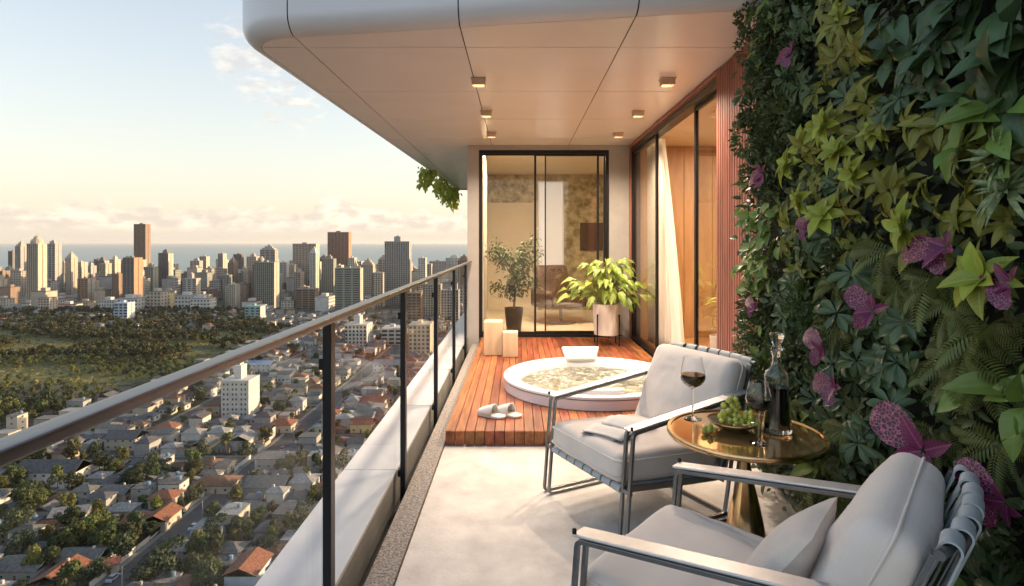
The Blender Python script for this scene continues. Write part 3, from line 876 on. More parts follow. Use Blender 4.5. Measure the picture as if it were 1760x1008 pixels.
make_chair('lounge_chair', 'lounge chair with a throw pillow leaning against its backrest', 0.387, 2.085, R(-129.7))

def loc2w(ox, oy, rz, p):
    return Matrix.Translation((ox, oy, 0)) @ Matrix.Rotation(rz, 4, 'Z') @ Vector(p)
# throw pillow on the near chair
mb = MB()
def pil(sg):
    def f(u, v):
        a, b = 2*u-1, 2*v-1
        th = 0.070*((1-a**2)*(1-b**2))**0.55
        k = 0.195
        x = a*k*(1-0.10*(1-b*b)*abs(a)**3*0-0.07*(1-b*b)*abs(a)); y = b*k*(1-0.07*(1-a*a)*abs(b))
        return (x, y, sg*th + 0.003*math.sin(a*9+b*5)*(1-a*a)*(1-b*b))
    return f
mb.grid(pil(1), 22, 22); mb.grid(lambda u, v: pil(-1)(v, u), 22, 22)
mb2 = MB(); mb2.v, mb2.f, mb2.m = mb.v, mb.f, mb.m
pl = mb2.build('throw_pillow', M_['pillow'], smooth=180); tag(pl, 'small square oatmeal throw pillow on the seat of the lounge chair', 'pillow')
pw_ = loc2w(0.387, 2.085, R(-129.7), (0.08, 0.555, 0.535))
pl.matrix_world = Matrix.Translation(pw_) @ Matrix.Rotation(R(-129.7), 4, 'Z') @ Matrix.Rotation(R(56), 4, 'X') @ Matrix.Rotation(R(4), 4, 'Z')
# open magazine on the far chair's seat
mg = thing('magazine', 'open magazine with curling pages on the seat of the lounge chair', 'magazine', loc2w(0.33, 3.055, R(-62), (0.02, 0.24, 0.4385)), R(-62-70))
for s in (-1, 1):
    mb = MB()
    def pg(u, v, s=s):
        return (s*(0.004+0.175*u), -0.12+0.24*v, 0.004+0.022*math.sin(math.pi*min(1, u*1.15))*(1-0.3*u)+0.016*u*u*(0.5+0.5*math.sin(v*3)))
    mb.grid(pg, 12, 6); o = mb.build('page', M_['paper'], mg, smooth=180)
    sm = o.modifiers.new('leaves', 'SOLIDIFY'); sm.thickness = 0.006; sm.offset = -1
mb = MB(); mb.box((-0.186, -0.124, -0.004), (0.186, 0.124, -0.001)); mb.build('cover', M_['tubtrim'], mg)

# ------------------------------------------------------------------ side table
CX, CY, CZ = 1.02, 2.61, 0.60
tb = thing('side_table', 'round side table with a bronze mirror top on a bottle-shaped brass foot', 'table', (CX, CY, 0))
mb = MB(); mb.lathe([(0.322,0.590),(0.3225,0.600)], 96); mb.build('table_top', M_['bronze'], tb, smooth=40)
mb = MB(); mb.lathe([(0.323,0.582),(0.338,0.582),(0.340,0.586),(0.340,0.601),(0.337,0.605),(0.323,0.605),(0.323,0.582)], 96, capb=False, capt=False); mb.build('rim', M_['brass'], tb, smooth=40)
mb = MB(); mb.lathe([(0.080,0.0),(0.086,0.004),(0.090,0.03),(0.091,0.08),(0.087,0.14),(0.076,0.21),(0.056,0.30),(0.036,0.38),(0.024,0.45),(0.021,0.50)], 48); mb.build('foot', M_['brass'], tb, smooth=50)
mb = MB(); mb.lathe([(0.020,0.50),(0.020,0.565),(0.09,0.575),(0.09,0.5815)], 32); mb.build('neck', M_['steel'], tb, smooth=40)

# ------------------------------------------------------------------ glasses, decanter, grapes
TZ = CZ+0.0015
def wine_glass(label, x, y, s=1.0, fill=0.5):
    t = thing('wine_glass', label, 'wine glass', (x, y, TZ))
    out = [(0.038,0.0),(0.040,0.001),(0.036,0.003),(0.014,0.006),(0.0045,0.012),(0.0035,0.03),(0.0035,0.13),(0.006,0.142),(0.024,0.150),(0.046,0.166),(0.056,0.185),(0.0575,0.200),(0.054,0.225),(0.046,0.262),(0.041,0.285)]
    inn = [(0.040,0.285),(0.045,0.262),(0.053,0.225),(0.0565,0.200),(0.055,0.186),(0.045,0.168),(0.023,0.153),(0.001,0.150)]
    mb = MB(); mb.lathe([(r*s, z*s) for r, z in out+inn], 40); mb.build('glass_body', M_['glass'], t, smooth=60)
    w = [(0.001,0.1505),(0.0225,0.1535),(0.0445,0.1685),(0.0545,0.1863),(0.0558,0.198),(0.055,0.206)]
    mb = MB(); mb.lathe([(r*s*0.995, z*s) for r, z in w], 40); mb.build('wine', M_['wine'], t, smooth=60)
wine_glass('stemmed glass of red wine standing apart at the table edge', 0.842, 2.80, 1.04)
wine_glass('stemmed glass of red wine beside the decanter', 1.018, 2.46, 0.92)
dc = thing('decanter', 'fluted glass decanter of red wine with a crystal stopper', 'decanter', (1.164, 2.615, TZ))
out = [(0.060,0.0),(0.063,0.004),(0.063,0.02),(0.060,0.05),(0.054,0.12),(0.050,0.18),(0.051,0.22),(0.053,0.248),(0.048,0.268),(0.024,0.292),(0.019,0.315),(0.019,0.340),(0.027,0.362)]
inn = [(0.024,0.362),(0.0165,0.340),(0.0165,0.315),(0.0215,0.294),(0.045,0.266),(0.050,0.248),(0.048,0.22),(0.047,0.18),(0.051,0.12),(0.056,0.05),(0.058,0.02),(0.001,0.018)]
mb = MB(); n = 32; mb.lathe(out+inn, n)
for i, (a, b, c) in enumerate(mb.v):                       # fluted sides
    k = i % n; row = i//n
    if row < len(out) and 0.02 < c < 0.26: f = 0.965 if k % 2 else 1.0; mb.v[i] = (a*f, b*f, c)
mb.build('body', M_['glass'], dc, smooth=35)
mb = MB(); mb.lathe([(0.001,0.019),(0.0570,0.0205),(0.0553,0.05),(0.0502,0.12),(0.0463,0.18),(0.0466,0.200)], 32); mb.build('wine', M_['wine'], dc, smooth=60)
mb = MB(); mb.lathe([(0.013,0.335),(0.014,0.363),(0.028,0.366),(0.020,0.380),(0.017,0.388),(0.030,0.420),(0.032,0.434),(0.024,0.442)], 10); mb.build('stopper', M_['glass'], dc)
fb = thing('fruit_bowl', 'shallow smoked glass bowl under the grapes', 'bowl', (0.985, 2.655, TZ))
mb = MB(); mb.lathe([(0.05,0.0),(0.052,0.003),(0.085,0.016),(0.112,0.034),(0.116,0.037),(0.113,0.038),(0.083,0.020),(0.05,0.008),(0.001,0.008)], 40); mb.build('dish', M_['bowl'], fb, smooth=60)
mb = MB(); mb.lathe([(0.113,0.0385),(0.1175,0.0375),(0.1175,0.0410),(0.113,0.0405)], 40, capb=False, capt=False); mb.build('gilt_edge', M_['brass'], fb, smooth=60)
gm = MB(); gm.lathe([(0.0117*math.sin(math.pi*i/10)+1e-5, -0.0127*math.cos(math.pi*i/10)) for i in range(11)], 14, capb=False, capt=False)
gmesh = gm.mesh('grape', M_['grape'], 180)
def bunch(label, x, y, spots, stem):
    t = thing('grape_bunch', label, 'grapes', (x, y, TZ), group=None)
    mb = MB(); mb.tube(stem, 0.0022, 6); mb.build('stalk', M_['stem'], t, smooth=60)
    for p in spots:
        M = Matrix.Translation(p) @ Matrix.Rotation(random.uniform(0, 3), 4, 'X') @ Matrix.Rotation(random.uniform(0, 3), 4, 'Y') @ Matrix.Scale(random.uniform(0.92, 1.08), 4)
        inst('grape', gmesh, t, M)
rnd = random.Random(4)
def pile(c, r, h, n, z0):
    out = []
    tries = 0
    while len(out) < n and tries < 9000:
        tries += 1
        a = rnd.uniform(0, 6.283); q = math.sqrt(rnd.random()); zz = rnd.random()
        rr = r*q*(1-0.72*zz**1.2)
        p = Vector((c[0]+rr*math.cos(a), c[1]+rr*math.sin(a), z0+h*zz))
        if all((p-o).length > 0.0195 for o in out): out.append(p)
    return out
bunch('bunch of green grapes heaped in the bowl', 0.985, 2.655, pile((-0.005, 0.012, 0), 0.062, 0.115, 40, 0.026) + pile((0.055, -0.035, 0), 0.038, 0.05, 12, 0.036),
      [(0, 0.01, 0.03), (0.0, 0.01, 0.10), (0.004, 0.012, 0.152)])
bunch('small sprig of green grapes lying on the table beside the bowl', 0.845, 2.59, pile((0, 0, 0), 0.030, 0.022, 7, 0.0135), [(0.0,0,0.02), (0.02,0.02,0.04), (0.045,0.035,0.036)])

# ------------------------------------------------------------------ furniture seen through the glass
lc = thing('recliner', 'dark brown leather recliner in the end room', 'armchair', (0.72, 9.75, DECK), R(25))
mb = MB(); mb.rbox((0.62, 0.62, 0.20), 0.06, n=4, T=Matrix.Translation((0, 0, 0.36))); mb.build('seat', M_['darkleather'], lc, smooth=60)
mb = MB(); mb.rbox((0.62, 0.16, 0.60), 0.06, n=4, T=Matrix.Translation((0, 0.30, 0.66)) @ Matrix.Rotation(R(-18), 4, 'X')); mb.build('backrest', M_['darkleather'], lc, smooth=60)
for s in (-1, 1):
    mb = MB(); mb.rbox((0.12, 0.6, 0.30), 0.05, n=4, T=Matrix.Translation((s*0.37, 0, 0.42))); mb.build('armrest', M_['darkleather'], lc, smooth=60)
mb = MB(); mb.lathe([(0.26,0.002),(0.26,0.02),(0.03,0.035),(0.03,0.27)], 24); mb.build('base', M_['steel'], lc, smooth=40)
ch = thing('bentwood_chair', 'wooden chair with a round back inside the side room', 'chair', (2.62, 7.0, DECK), R(100))
mb = MB(); mb.lathe([(0.20,0.42),(0.21,0.43),(0.21,0.455),(0.20,0.46)], 24); mb.build('seat', M_['innerwood'], ch, smooth=40)
mb = MB(); mb.tube([(0.19*math.cos(a), 0.19, 0.47+0.44*math.sin(a)) for a in [math.pi*i/14 for i in range(15)]], 0.014, 8); mb.build('backrest', M_['innerwood'], ch, smooth=60)
for sx in (-1, 1):
    for sy in (-1, 1):
        mb = MB(); mb.tube([(sx*0.15, sy*0.15, 0.42), (sx*0.19, sy*0.19, 0.002)], 0.014, 8); mb.build('leg', M_['innerwood'], ch, smooth=60)

# ================================================================== plants
def leafmat(name, c1, c2, rough=0.42, vs=9.0, objvar=0.25, transl=0.22, spec=0.5):
    return mat(name, c1, rough, col2=c2, vscale=vs, objvar=objvar, transl=transl, spec=spec, detail=4, lo=0.3, hi=0.7)
M_['lf_dark'] = leafmat('leaf_dark_glossy', (0.052, 0.101, 0.039), (0.104, 0.172, 0.073), 0.32)
M_['lf_small'] = leafmat('leaf_small_dark', (0.044, 0.075, 0.026), (0.098, 0.140, 0.049), 0.38, 3)
M_['lf_lime'] = leafmat('leaf_lime', (0.221, 0.286, 0.029), (0.442, 0.468, 0.058), 0.40)
M_['lf_mid'] = leafmat('leaf_mid_green', (0.124, 0.215, 0.039), (0.221, 0.325, 0.072), 0.42)
M_['lf_olive'] = leafmat('leaf_olive', (0.163, 0.176, 0.023), (0.312, 0.305, 0.047), 0.45)
M_['lf_fern'] = leafmat('leaf_fern', (0.098, 0.124, 0.026), (0.189, 0.215, 0.047), 0.5)
M_['lf_pale'] = leafmat('leaf_striped', (0.07, 0.15, 0.05), (0.40, 0.46, 0.24), 0.42, 40)
M_['lf_pot'] = leafmat('leaf_pot_plant', (0.13, 0.22, 0.022), (0.36, 0.42, 0.06), 0.35, 7)
M_['lf_tree'] = leafmat('leaf_grey_green', (0.075, 0.10, 0.045), (0.17, 0.19, 0.095), 0.55, 6)
M_['lf_yellow'] = leafmat('leaf_yellow', (0.38, 0.30, 0.03), (0.26, 0.26, 0.04), 0.45, 6)
def purple():
    m = mat('leaf_purple_net', (0.10, 0.012, 0.060), 0.45, objvar=0.2, transl=0)
    nt = m.node_tree; N = nt.nodes; L = nt.links; b = N['Principled BSDF']
    t = N.new('ShaderNodeTexCoord'); v = N.new('ShaderNodeTexVoronoi'); v.feature = 'DISTANCE_TO_EDGE'
    v.inputs['Scale'].default_value = 80
    mpn = N.new('ShaderNodeMapping'); mpn.inputs['Scale'].default_value = (1.0, 0.7, 0.2)
    L.new(t.outputs['Object'], mpn.inputs[0]); L.new(mpn.outputs[0], v.inputs['Vector'])
    rp = N.new('ShaderNodeMapRange'); rp.inputs['From Min'].default_value = 0.02; rp.inputs['From Max'].default_value = 0.09
    L.new(v.outputs['Distance'], rp.inputs['Value'])
    mx = N.new('ShaderNodeMix'); mx.data_type = 'RGBA'; L.new(rp.outputs['Result'], mx.inputs['Factor'])
    mx.inputs['A'].default_value = (0.40, 0.095, 0.20, 1); mx.inputs['B'].default_value = (0.042, 0.004, 0.018, 1)
    L.new(mx.outputs['Result'], b.inputs['Base Color'])
    return m
def midrib(m, col, w=0.0022):
    nt = m.node_tree; N = nt.nodes; L = nt.links; b = N['Principled BSDF']
    src = b.inputs['Base Color'].links[0].from_socket
    t = N.new('ShaderNodeTexCoord'); sp = N.new('ShaderNodeSeparateXYZ'); L.new(t.outputs['Object'], sp.inputs[0])
    ab = N.new('ShaderNodeMath'); ab.operation = 'ABSOLUTE'; L.new(sp.outputs['X'], ab.inputs[0])
    r1 = N.new('ShaderNodeMapRange'); r1.inputs['From Min'].default_value = w*0.4; r1.inputs['From Max'].default_value = w*1.6; r1.inputs['To Min'].default_value = 0.75; r1.inputs['To Max'].default_value = 0.0
    L.new(ab.outputs[0], r1.inputs['Value'])
    # side veins slanting towards the tip
    k = N.new('ShaderNodeMath'); k.operation = 'MULTIPLY_ADD'; L.new(ab.outputs[0], k.inputs[0]); k.inputs[1].default_value = -0.8; L.new(sp.outputs['Y'], k.inputs[2])
    sn = N.new('ShaderNodeMath'); sn.operation = 'SINE'; m2 = N.new('ShaderNodeMath'); m2.operation = 'MULTIPLY'; L.new(k.outputs[0], m2.inputs[0]); m2.inputs[1].default_value = 480.0; L.new(m2.outputs[0], sn.inputs[0])
    r2 = N.new('ShaderNodeMapRange'); r2.inputs['From Min'].default_value = 0.6; r2.inputs['From Max'].default_value = 1.0; r2.inputs['To Max'].default_value = 0.28; L.new(sn.outputs[0], r2.inputs['Value'])
    mxm = N.new('ShaderNodeMath'); mxm.operation = 'MAXIMUM'; L.new(r1.outputs['Result'], mxm.inputs[0]); L.new(r2.outputs['Result'], mxm.inputs[1])
    mx = N.new('ShaderNodeMix'); mx.data_type = 'RGBA'; L.new(mxm.outputs[0], mx.inputs['Factor']); L.new(src, mx.inputs['A']); mx.inputs['B'].default_value = (*col, 1)
    L.new(mx.outputs['Result'], b.inputs['Base Color'])
M_['lf_purple'] = purple()
M_['lf_magenta'] = leafmat('leaf_magenta', (0.12, 0.010, 0.055), (0.21, 0.028, 0.105), 0.4, 12, 0.15)

for nm_, c_ in (('lf_dark', (0.11, 0.16, 0.08)), ('lf_lime', (0.48, 0.46, 0.10)), ('lf_mid', (0.22, 0.30, 0.09)), ('lf_olive', (0.28, 0.27, 0.07)), ('lf_pot', (0.50, 0.52, 0.14)), ('lf_yellow', (0.5, 0.42, 0.08)), ('lf_magenta', (0.38, 0.12, 0.22))):
    midrib(M_[nm_], c_)

def leaf_mb(L, Wd, shape='ovate', droop=0.25, fold=0.18, nu=7, nv=4, wave=0.0, ph=0.0, mb=None, T=None):
    mb = mb or MB()
    def wid(s):
        if shape == 'ovate': return math.sin(math.pi*min(1, s**0.75))**0.85
        if shape == 'obovate': return math.sin(math.pi*min(1, s**1.45))**0.8*0.97+0.03*(1-s)
        if shape == 'lance': return math.sin(math.pi*s**0.85)
        if shape == 'heart': return (math.sin(math.pi*min(1, (s*0.93+0.07)**0.62))**0.7)
        if shape == 'round': return math.sqrt(max(0, 1-(2*s-1)**2))
    def f(u, v):
        s = u; a = 2*v-1
        hw = Wd/2*max(wid(s), 0.015)
        y = L*s; x = a*hw
        if shape == 'heart' and s < 0.25: y -= L*0.16*abs(a)*(1-s/0.25)
        z = abs(a)*hw*fold*2 - droop*L*s*s + wave*Wd*math.sin(s*13+a*2+ph)*abs(a)
        return (x, y - droop*L*0.25*s*s, z)
    mb.grid(f, nu, nv, T=T)
    return mb
def leaf_meshes(nm, mt, shape, L, Wd, n=3, petiole=0.0, **k):
    out = []
    for i in range(n):
        mb = leaf_mb(L*random.uniform(0.9, 1.1), Wd*random.uniform(0.88, 1.12), shape, droop=k.get('droop', 0.25)*random.uniform(0.5, 1.5), fold=k.get('fold', 0.18), wave=k.get('wave', 0.03), ph=i*2.0, nu=k.get('nu', 7))
        out.append(mb.mesh(nm, mt, 180))
    return out
LF = {
 'schef': leaf_meshes('leaf', M_['lf_dark'], 'obovate', 0.105, 0.042, droop=0.22),
 'star': leaf_meshes('leaf', M_['lf_lime'], 'ovate', 0.125, 0.062, droop=0.3, fold=0.25),
 'olive': leaf_meshes('leaf', M_['lf_olive'], 'ovate', 0.12, 0.050, droop=0.35, fold=0.22),
 'heart': leaf_meshes('leaf', M_['lf_mid'], 'heart', 0.105, 0.078, droop=0.3),
 'big': leaf_meshes('leaf', M_['lf_mid'], 'ovate', 0.20, 0.095, droop=0.35, fold=0.16),
 'darkbig': leaf_meshes('leaf', M_['lf_dark'], 'ovate', 0.19, 0.085, droop=0.4, fold=0.16),
 'purple': leaf_meshes('leaf', M_['lf_purple'], 'round', 0.23, 0.135, droop=0.10, fold=0.06, nu=10),
 'magenta': leaf_meshes('leaf', M_['lf_magenta'], 'ovate', 0.10, 0.052, droop=0.25),
 'pale': leaf_meshes('leaf', M_['lf_pale'], 'lance', 0.14, 0.022, droop=0.5),
 'pot': leaf_meshes('leaf', M_['lf_pot'], 'ovate', 0.19, 0.088, droop=0.45, fold=0.22, wave=0.10),
 'yellow': leaf_meshes('leaf', M_['lf_yellow'], 'ovate', 0.22, 0.11, droop=0.4),
}
# fern fronds: an arching rib with paired pinnae
def frond(L, mt):
    mb = MB(); n = 17
    pts = []
    for i in range(n+1):
        s = i/n; pts.append(Vector((0, L*s*(1-0.18*s*s), -0.42*L*s*s)))
    mb.tube(pts, [0.0022*(1-0.8*i/n) for i in range(n+1)], 4)
    for i in range(1, n):
        s = i/n; ln = L*0.24*math.sin(math.pi*(0.12+0.86*s))**0.8+0.006
        for sg in (-1, 1):
            T = frame(pts[i], Vector((sg*1.0, 0.38, -0.18)), Vector((0, 0.1, 1)))
            leaf_mb(ln, L*0.042, 'lance', droop=0.25, fold=0.1, nu=3, nv=2, mb=mb, T=T)
    return mb.mesh('frond', mt, 180)
LF['fern'] = [frond(0.25, M_['lf_fern']), frond(0.20, M_['lf_fern'])]
LF['fernpale'] = [frond(0.26, M_['lf_mid'])]

OUT = Vector((-1, 0, 0))
def wp(px, py, x=1.37):
    y = x*1000/(px-VPX); return Vector((x, y, EYE-(py-VPY)*y/1000))
rp = random.Random(21)
def rosette(t, meshes, c, axis, n, tilt, s=1.0, layers=1, jit=0.2):
    axis = axis.normalized(); e1 = axis.orthogonal().normalized(); e2 = axis.cross(e1)
    for l in range(layers):
        a0 = rp.uniform(0, 6.28)
        for k in range(n):
            a = a0 + 2*math.pi*k/n + rp.uniform(-jit, jit)
            rad = e1*math.cos(a)+e2*math.sin(a)
            tl = tilt + l*0.55 + rp.uniform(-0.12, 0.12)
            d = rad*math.cos(tl) + axis*math.sin(tl)
            nn = axis*math.cos(tl) - rad*math.sin(tl)
            inst('leaf' if meshes[0].name.startswith('leaf') else 'frond', rp.choice(meshes), t, frame(c + d*0.006, d, nn, s*rp.uniform(0.8, 1.12)*(1-0.2*l)))
def jaxis(k=0.45):
    return Vector((-1, rp.uniform(-k, k)-0.25, rp.uniform(-k, k)+0.15)).normalized()
NAMES = {
 'schef': ('umbrella_plant', 'glossy dark umbrella plant with whorled leaflets in the green wall', 'plant', 'umbrella plants in the green wall'),
 'star': ('croton', 'lime yellow croton with pointed starry leaves in the green wall', 'plant', 'lime crotons in the green wall'),
 'olive': ('leafy_shrub', 'olive green shrub with pointed leaves in the green wall', 'plant', 'olive shrubs in the green wall'),
 'heart': ('pothos', 'fresh green pothos with heart-shaped leaves spilling over the wall edge', 'plant', 'pothos in the green wall'),
 'big': ('broadleaf_plant', 'broad-leaved mid green plant in the green wall', 'plant', 'broad-leaved plants in the green wall'),
 'darkbig': ('philodendron', 'dark philodendron with large drooping leaves high in the green wall', 'plant', 'dark philodendrons in the green wall'),
 'purple': ('caladium', 'caladium with pink netted purple leaves in the green wall', 'plant', 'purple caladiums in the green wall'),
 'pale': ('spider_plant', 'pale striped spider plant in the green wall', 'plant', 'spider plants in the green wall'),
 'fern': ('fern', 'olive fern with arching feathered fronds in the green wall', 'plant', 'ferns in the green wall'),
 'box': ('boxwood', 'dense small-leaved dark boxwood in the green wall', 'plant', 'boxwoods in the green wall'),
}
# dense tuft of small leaves (boxwood): one shared mesh per variant
def tuft(n, rad, L, Wd, mt, seed):
    r_ = random.Random(seed); mb = MB()
    for i in range(n):
        v = Vector((r_.gauss(0, 1), r_.gauss(0, 1), r_.gauss(0, 1))).normalized()
        p = v*rad*(0.45+0.55*r_.random()**0.5); p.x *= 0.7
        d = (v + Vector((r_.uniform(-1,1), r_.uniform(-1,1), r_.uniform(-0.6,1)))*0.7)
        T = frame(p, d, Vector((-0.6+r_.uniform(-.8,.8), r_.uniform(-.8,.8), 1)), r_.uniform(0.7, 1.3))
        leaf_mb(L, Wd, 'ovate', droop=0.15, fold=0.15, nu=3, nv=2, mb=mb, T=T)
    return mb.mesh('foliage', mt, 180)
TUFT = [tuft(300, 0.13, 0.032, 0.016, M_['lf_small'], s) for s in range(3)]
def plant(kind, P, s=1.0, label=None):
    nm, lb, cat, gr = NAMES[kind]
    t = thing(nm, label or lb, cat, P, group=gr)
    if kind == 'schef':
        for q in range(3):
            rosette(t, LF['schef'], Vector((rp.uniform(-.05, .03), rp.uniform(-.11, .11), rp.uniform(-.11, .11)))*s, jaxis(0.7), rp.choice((7, 8, 9)), 0.12, s)
    elif kind == 'star':
        rosette(t, LF['star'], Vector((-0.05, 0, 0)), jaxis(), 6, 0.15, s, 2)
        rosette(t, LF['olive'], Vector((0, rp.uniform(-.1, .1), rp.uniform(-.1, .1))), jaxis(0.8), 6, 0.2, s*0.9)
    elif kind == 'olive':
        for q in range(3):
            rosette(t, LF['olive'], Vector((rp.uniform(-.04, .03), rp.uniform(-.12, .12), rp.uniform(-.12, .12))), jaxis(0.9), 6, 0.25, s*rp.uniform(.8, 1.1), 1, 0.5)
    elif kind == 'heart':
        for q in range(13):
            c = Vector((rp.uniform(-.08, .03), rp.uniform(-.13, .13), rp.uniform(-.2, .16)))*s
            d = Vector((rp.uniform(-.7, -.1), rp.uniform(-.6, .9), rp.uniform(-1, .1)))
            inst('leaf', rp.choice(LF['heart']), t, frame(c, d, Vector((-1, rp.uniform(-.5, .3), rp.uniform(0, .9))), s*rp.uniform(.65, 1.05)))
    elif kind in ('big', 'darkbig'):
        for q in range(8):
            c = Vector((rp.uniform(-.05, .03), rp.uniform(-.11, .11), rp.uniform(-.08, .12)))*s
            d = Vector((rp.uniform(-.9, -.25), rp.uniform(-.9, .9), rp.uniform(-1, .5)))
            inst('leaf', rp.choice(LF[kind]), t, frame(c, d, Vector((-1, rp.uniform(-.4, .2), rp.uniform(.2, 1))), s*rp.uniform(.7, 1.05)))
    elif kind == 'purple':
        a0 = rp.uniform(-0.5, 0.5)
        for q, (dy, dz, sz) in enumerate(((0.9, 0.2, 1.0), (-0.3, -0.9, 0.6))):
            d = Vector((-0.12, dy*math.cos(a0)-dz*math.sin(a0), dy*math.sin(a0)+dz*math.cos(a0)))
            inst('leaf', rp.choice(LF['purple']), t, frame(Vector((-0.055-0.02*q, 0, 0)), d, Vector((-1, -0.55, 0.35)), s*sz))
        rosette(t, LF['magenta'], Vector((-0.06, -0.05, 0)), jaxis(0.5), 4, 0.45, s)
    elif kind == 'pale':
        rosette(t, LF['pale'], Vector((-0.03, 0, 0.02)), jaxis(), 16, 0.45, s, 2)
    elif kind == 'fern':
        axis = Vector((-0.8, -0.2, 0.55))
        n = rp.choice((7, 8, 9))
        for k in range(n):
            a = -1.5+3.0*k/(n-1)+rp.uniform(-.15, .15)
            d = Vector((-0.45, math.sin(a)*0.9, -math.cos(a)*0.55+rp.uniform(-.1, .5)))
            inst('frond', rp.choice(LF['fern']), t, frame(Vector((0, 0, 0)), d, Vector((-1, 0, 0.6)), s*rp.uniform(.75, 1.1)))
    elif kind == 'box':
        inst('foliage', rp.choice(TUFT), t, Matrix.Rotation(rp.uniform(0, 6.28), 4, 'X') @ Matrix.Scale(s*rp.uniform(.9, 1.2), 4))
    return t

# the backing panel of the green wall
mb = MB(); mb.box((1.50, 0.35, 0.05), (WX+0.13, 3.66, 4.1))
gw = mb.build('green_wall_panel', mat('felt_backing', (0.018, 0.020, 0.014), 0.95, var=0.3, vscale=8)); tag(gw, 'dark felt panel that carries the green wall', 'wall panel')
# plants picked out in the photograph
special = [
 ('purple', 1325, 300, 0.95), ('purple', 1378, 92, 0.9), ('purple', 1640, 425, 1.0), ('purple', 1752, 485, 0.9), ('purple', 1515, 532, 0.85),
 ('purple', 1432, 598, 0.85), ('purple', 1452, 663, 0.95), ('purple', 1600, 765, 1.35), ('purple', 1312, 528, 0.6), ('purple', 1408, 392, 0.6), ('purple', 1742, 850, 0.9),
 ('star', 1435, 372, 1.0), ('star', 1582, 390, 1.05), ('star', 1462, 262, 1.0), ('star', 1440, 215, 0.9), ('star', 1490, 300, 0.8), ('star', 1395, 345, 0.8),
 ('star', 1720, 480, 1.15), ('big', 1745, 715, 1.1), ('big', 1722, 245, 1.0), ('big', 1690, 220, 0.9),
 ('schef', 1600, 140, 1.15), ('schef', 1545, 170, 1.0), ('schef', 1360, 145, 1.0), ('schef', 1465, 505, 1.0), ('schef', 1530, 690, 1.0), ('schef', 1555, 640, 0.95),
 ('schef', 1480, 790, 1.0), ('schef', 1505, 610, 0.9), ('schef', 1395, 470, 0.9), ('schef', 1350, 560, 0.9), ('schef', 1580, 560, 0.9),
 ('fern', 1525, 430, 1.0), ('fern', 1545, 490, 0.9), ('fern', 1660, 600, 1.0), ('fern', 1700, 640, 1.0), ('fern', 1400, 730, 0.9), ('fern', 1640, 520, 0.9), ('fern', 1600, 480, 0.9), ('fern', 1700, 560, 0.95),
 ('fern', 1450, 740, 0.9), ('fern', 1360, 690, 0.8),
 ('heart', 1290, 345, 0.9), ('heart', 1300, 400, 1.0), ('heart', 1315, 455, 1.0), ('heart', 1330, 390, 0.9), ('heart', 1295, 470, 0.9),
 ('darkbig', 1580, 45, 1.1), ('darkbig', 1690, 40, 1.2), ('darkbig', 1725, 100, 1.15), ('darkbig', 1640, 80, 1.0), ('darkbig', 1720, 150, 1.0), ('darkbig', 1655, 20, 1.2), ('darkbig', 1540, 20, 1.0),
 ('pale', 1745, 290, 1.0), ('pale', 1752, 340, 1.0),
 ('olive', 1470, 60, 1.0), ('olive', 1440, 110, 1.0), ('olive', 1500, 110, 1.0), ('olive', 1640, 250, 1.0), ('olive', 1590, 270, 1.0), ('olive', 1680, 300, 1.0), ('olive', 1620, 320, 0.9),
 ('olive', 1540, 260, 0.9), ('olive', 1660, 380, 0.9), ('olive', 1420, 30, 1.0), ('olive', 1490, 180, 0.9), ('olive', 1400, 290, 0.9), ('olive', 1540, 340, 0.9),
 ('box', 1290, 30, 1.0), ('box', 1285, 85, 1.0), ('box', 1310, 130, 1.0), ('box', 1330, 60, 1.0), ('box', 1300, 190, 1.05), ('box', 1285, 235, 1.0), ('box', 1320, 250, 1.0), ('box', 1345, 200, 1.0),
 ('box', 1300, 560, 1.0), ('box', 1290, 610, 1.0), ('box', 1320, 640, 1.0), ('box', 1360, 620, 1.0), ('box', 1400, 560, 0.9), ('box', 1345, 690, 0.9), ('box', 1380, 520, 0.9),
]
occ = []
for kind, px, py, s in special:
    P = wp(px, py, 1.34 if kind in ('purple', 'star') else 1.38)
    occ.append(P); plant(kind, P, s*(0.72 if kind == 'purple' else 0.85))
def zone(y, z):
    r_ = rp.random()
    if y > 3.1: return 'box' if r_ < 0.5 else 'schef' if r_ < 0.75 else 'heart'
    if z > 2.0 and y < 2.3: return 'darkbig' if r_ < 0.7 else 'big'
    if z > 1.65: return 'olive' if r_ < 0.45 else 'schef' if r_ < 0.75 else 'star' if r_ < 0.85 else 'box'
    if z > 1.1: return 'schef' if r_ < 0.3 else 'fern' if r_ < 0.5 else 'olive' if r_ < 0.8 else 'box'
    return 'fern' if r_ < 0.38 else 'schef' if r_ < 0.68 else 'box' if r_ < 0.88 else 'big'
tries = 0; added = 0
while tries < 9000 and added < 210:
    tries += 1
    y = rp.uniform(1.05, 3.5); z = rp.uniform(0.25, 3.4)
    if z > 1.45+0.46*y+0.25: continue
    P = Vector((1.42, y, z))
    if min((P-q).length for q in occ) < 0.132: continue
    occ.append(P); plant(zone(y, z), P, rp.uniform(0.68, 0.95)); added += 1
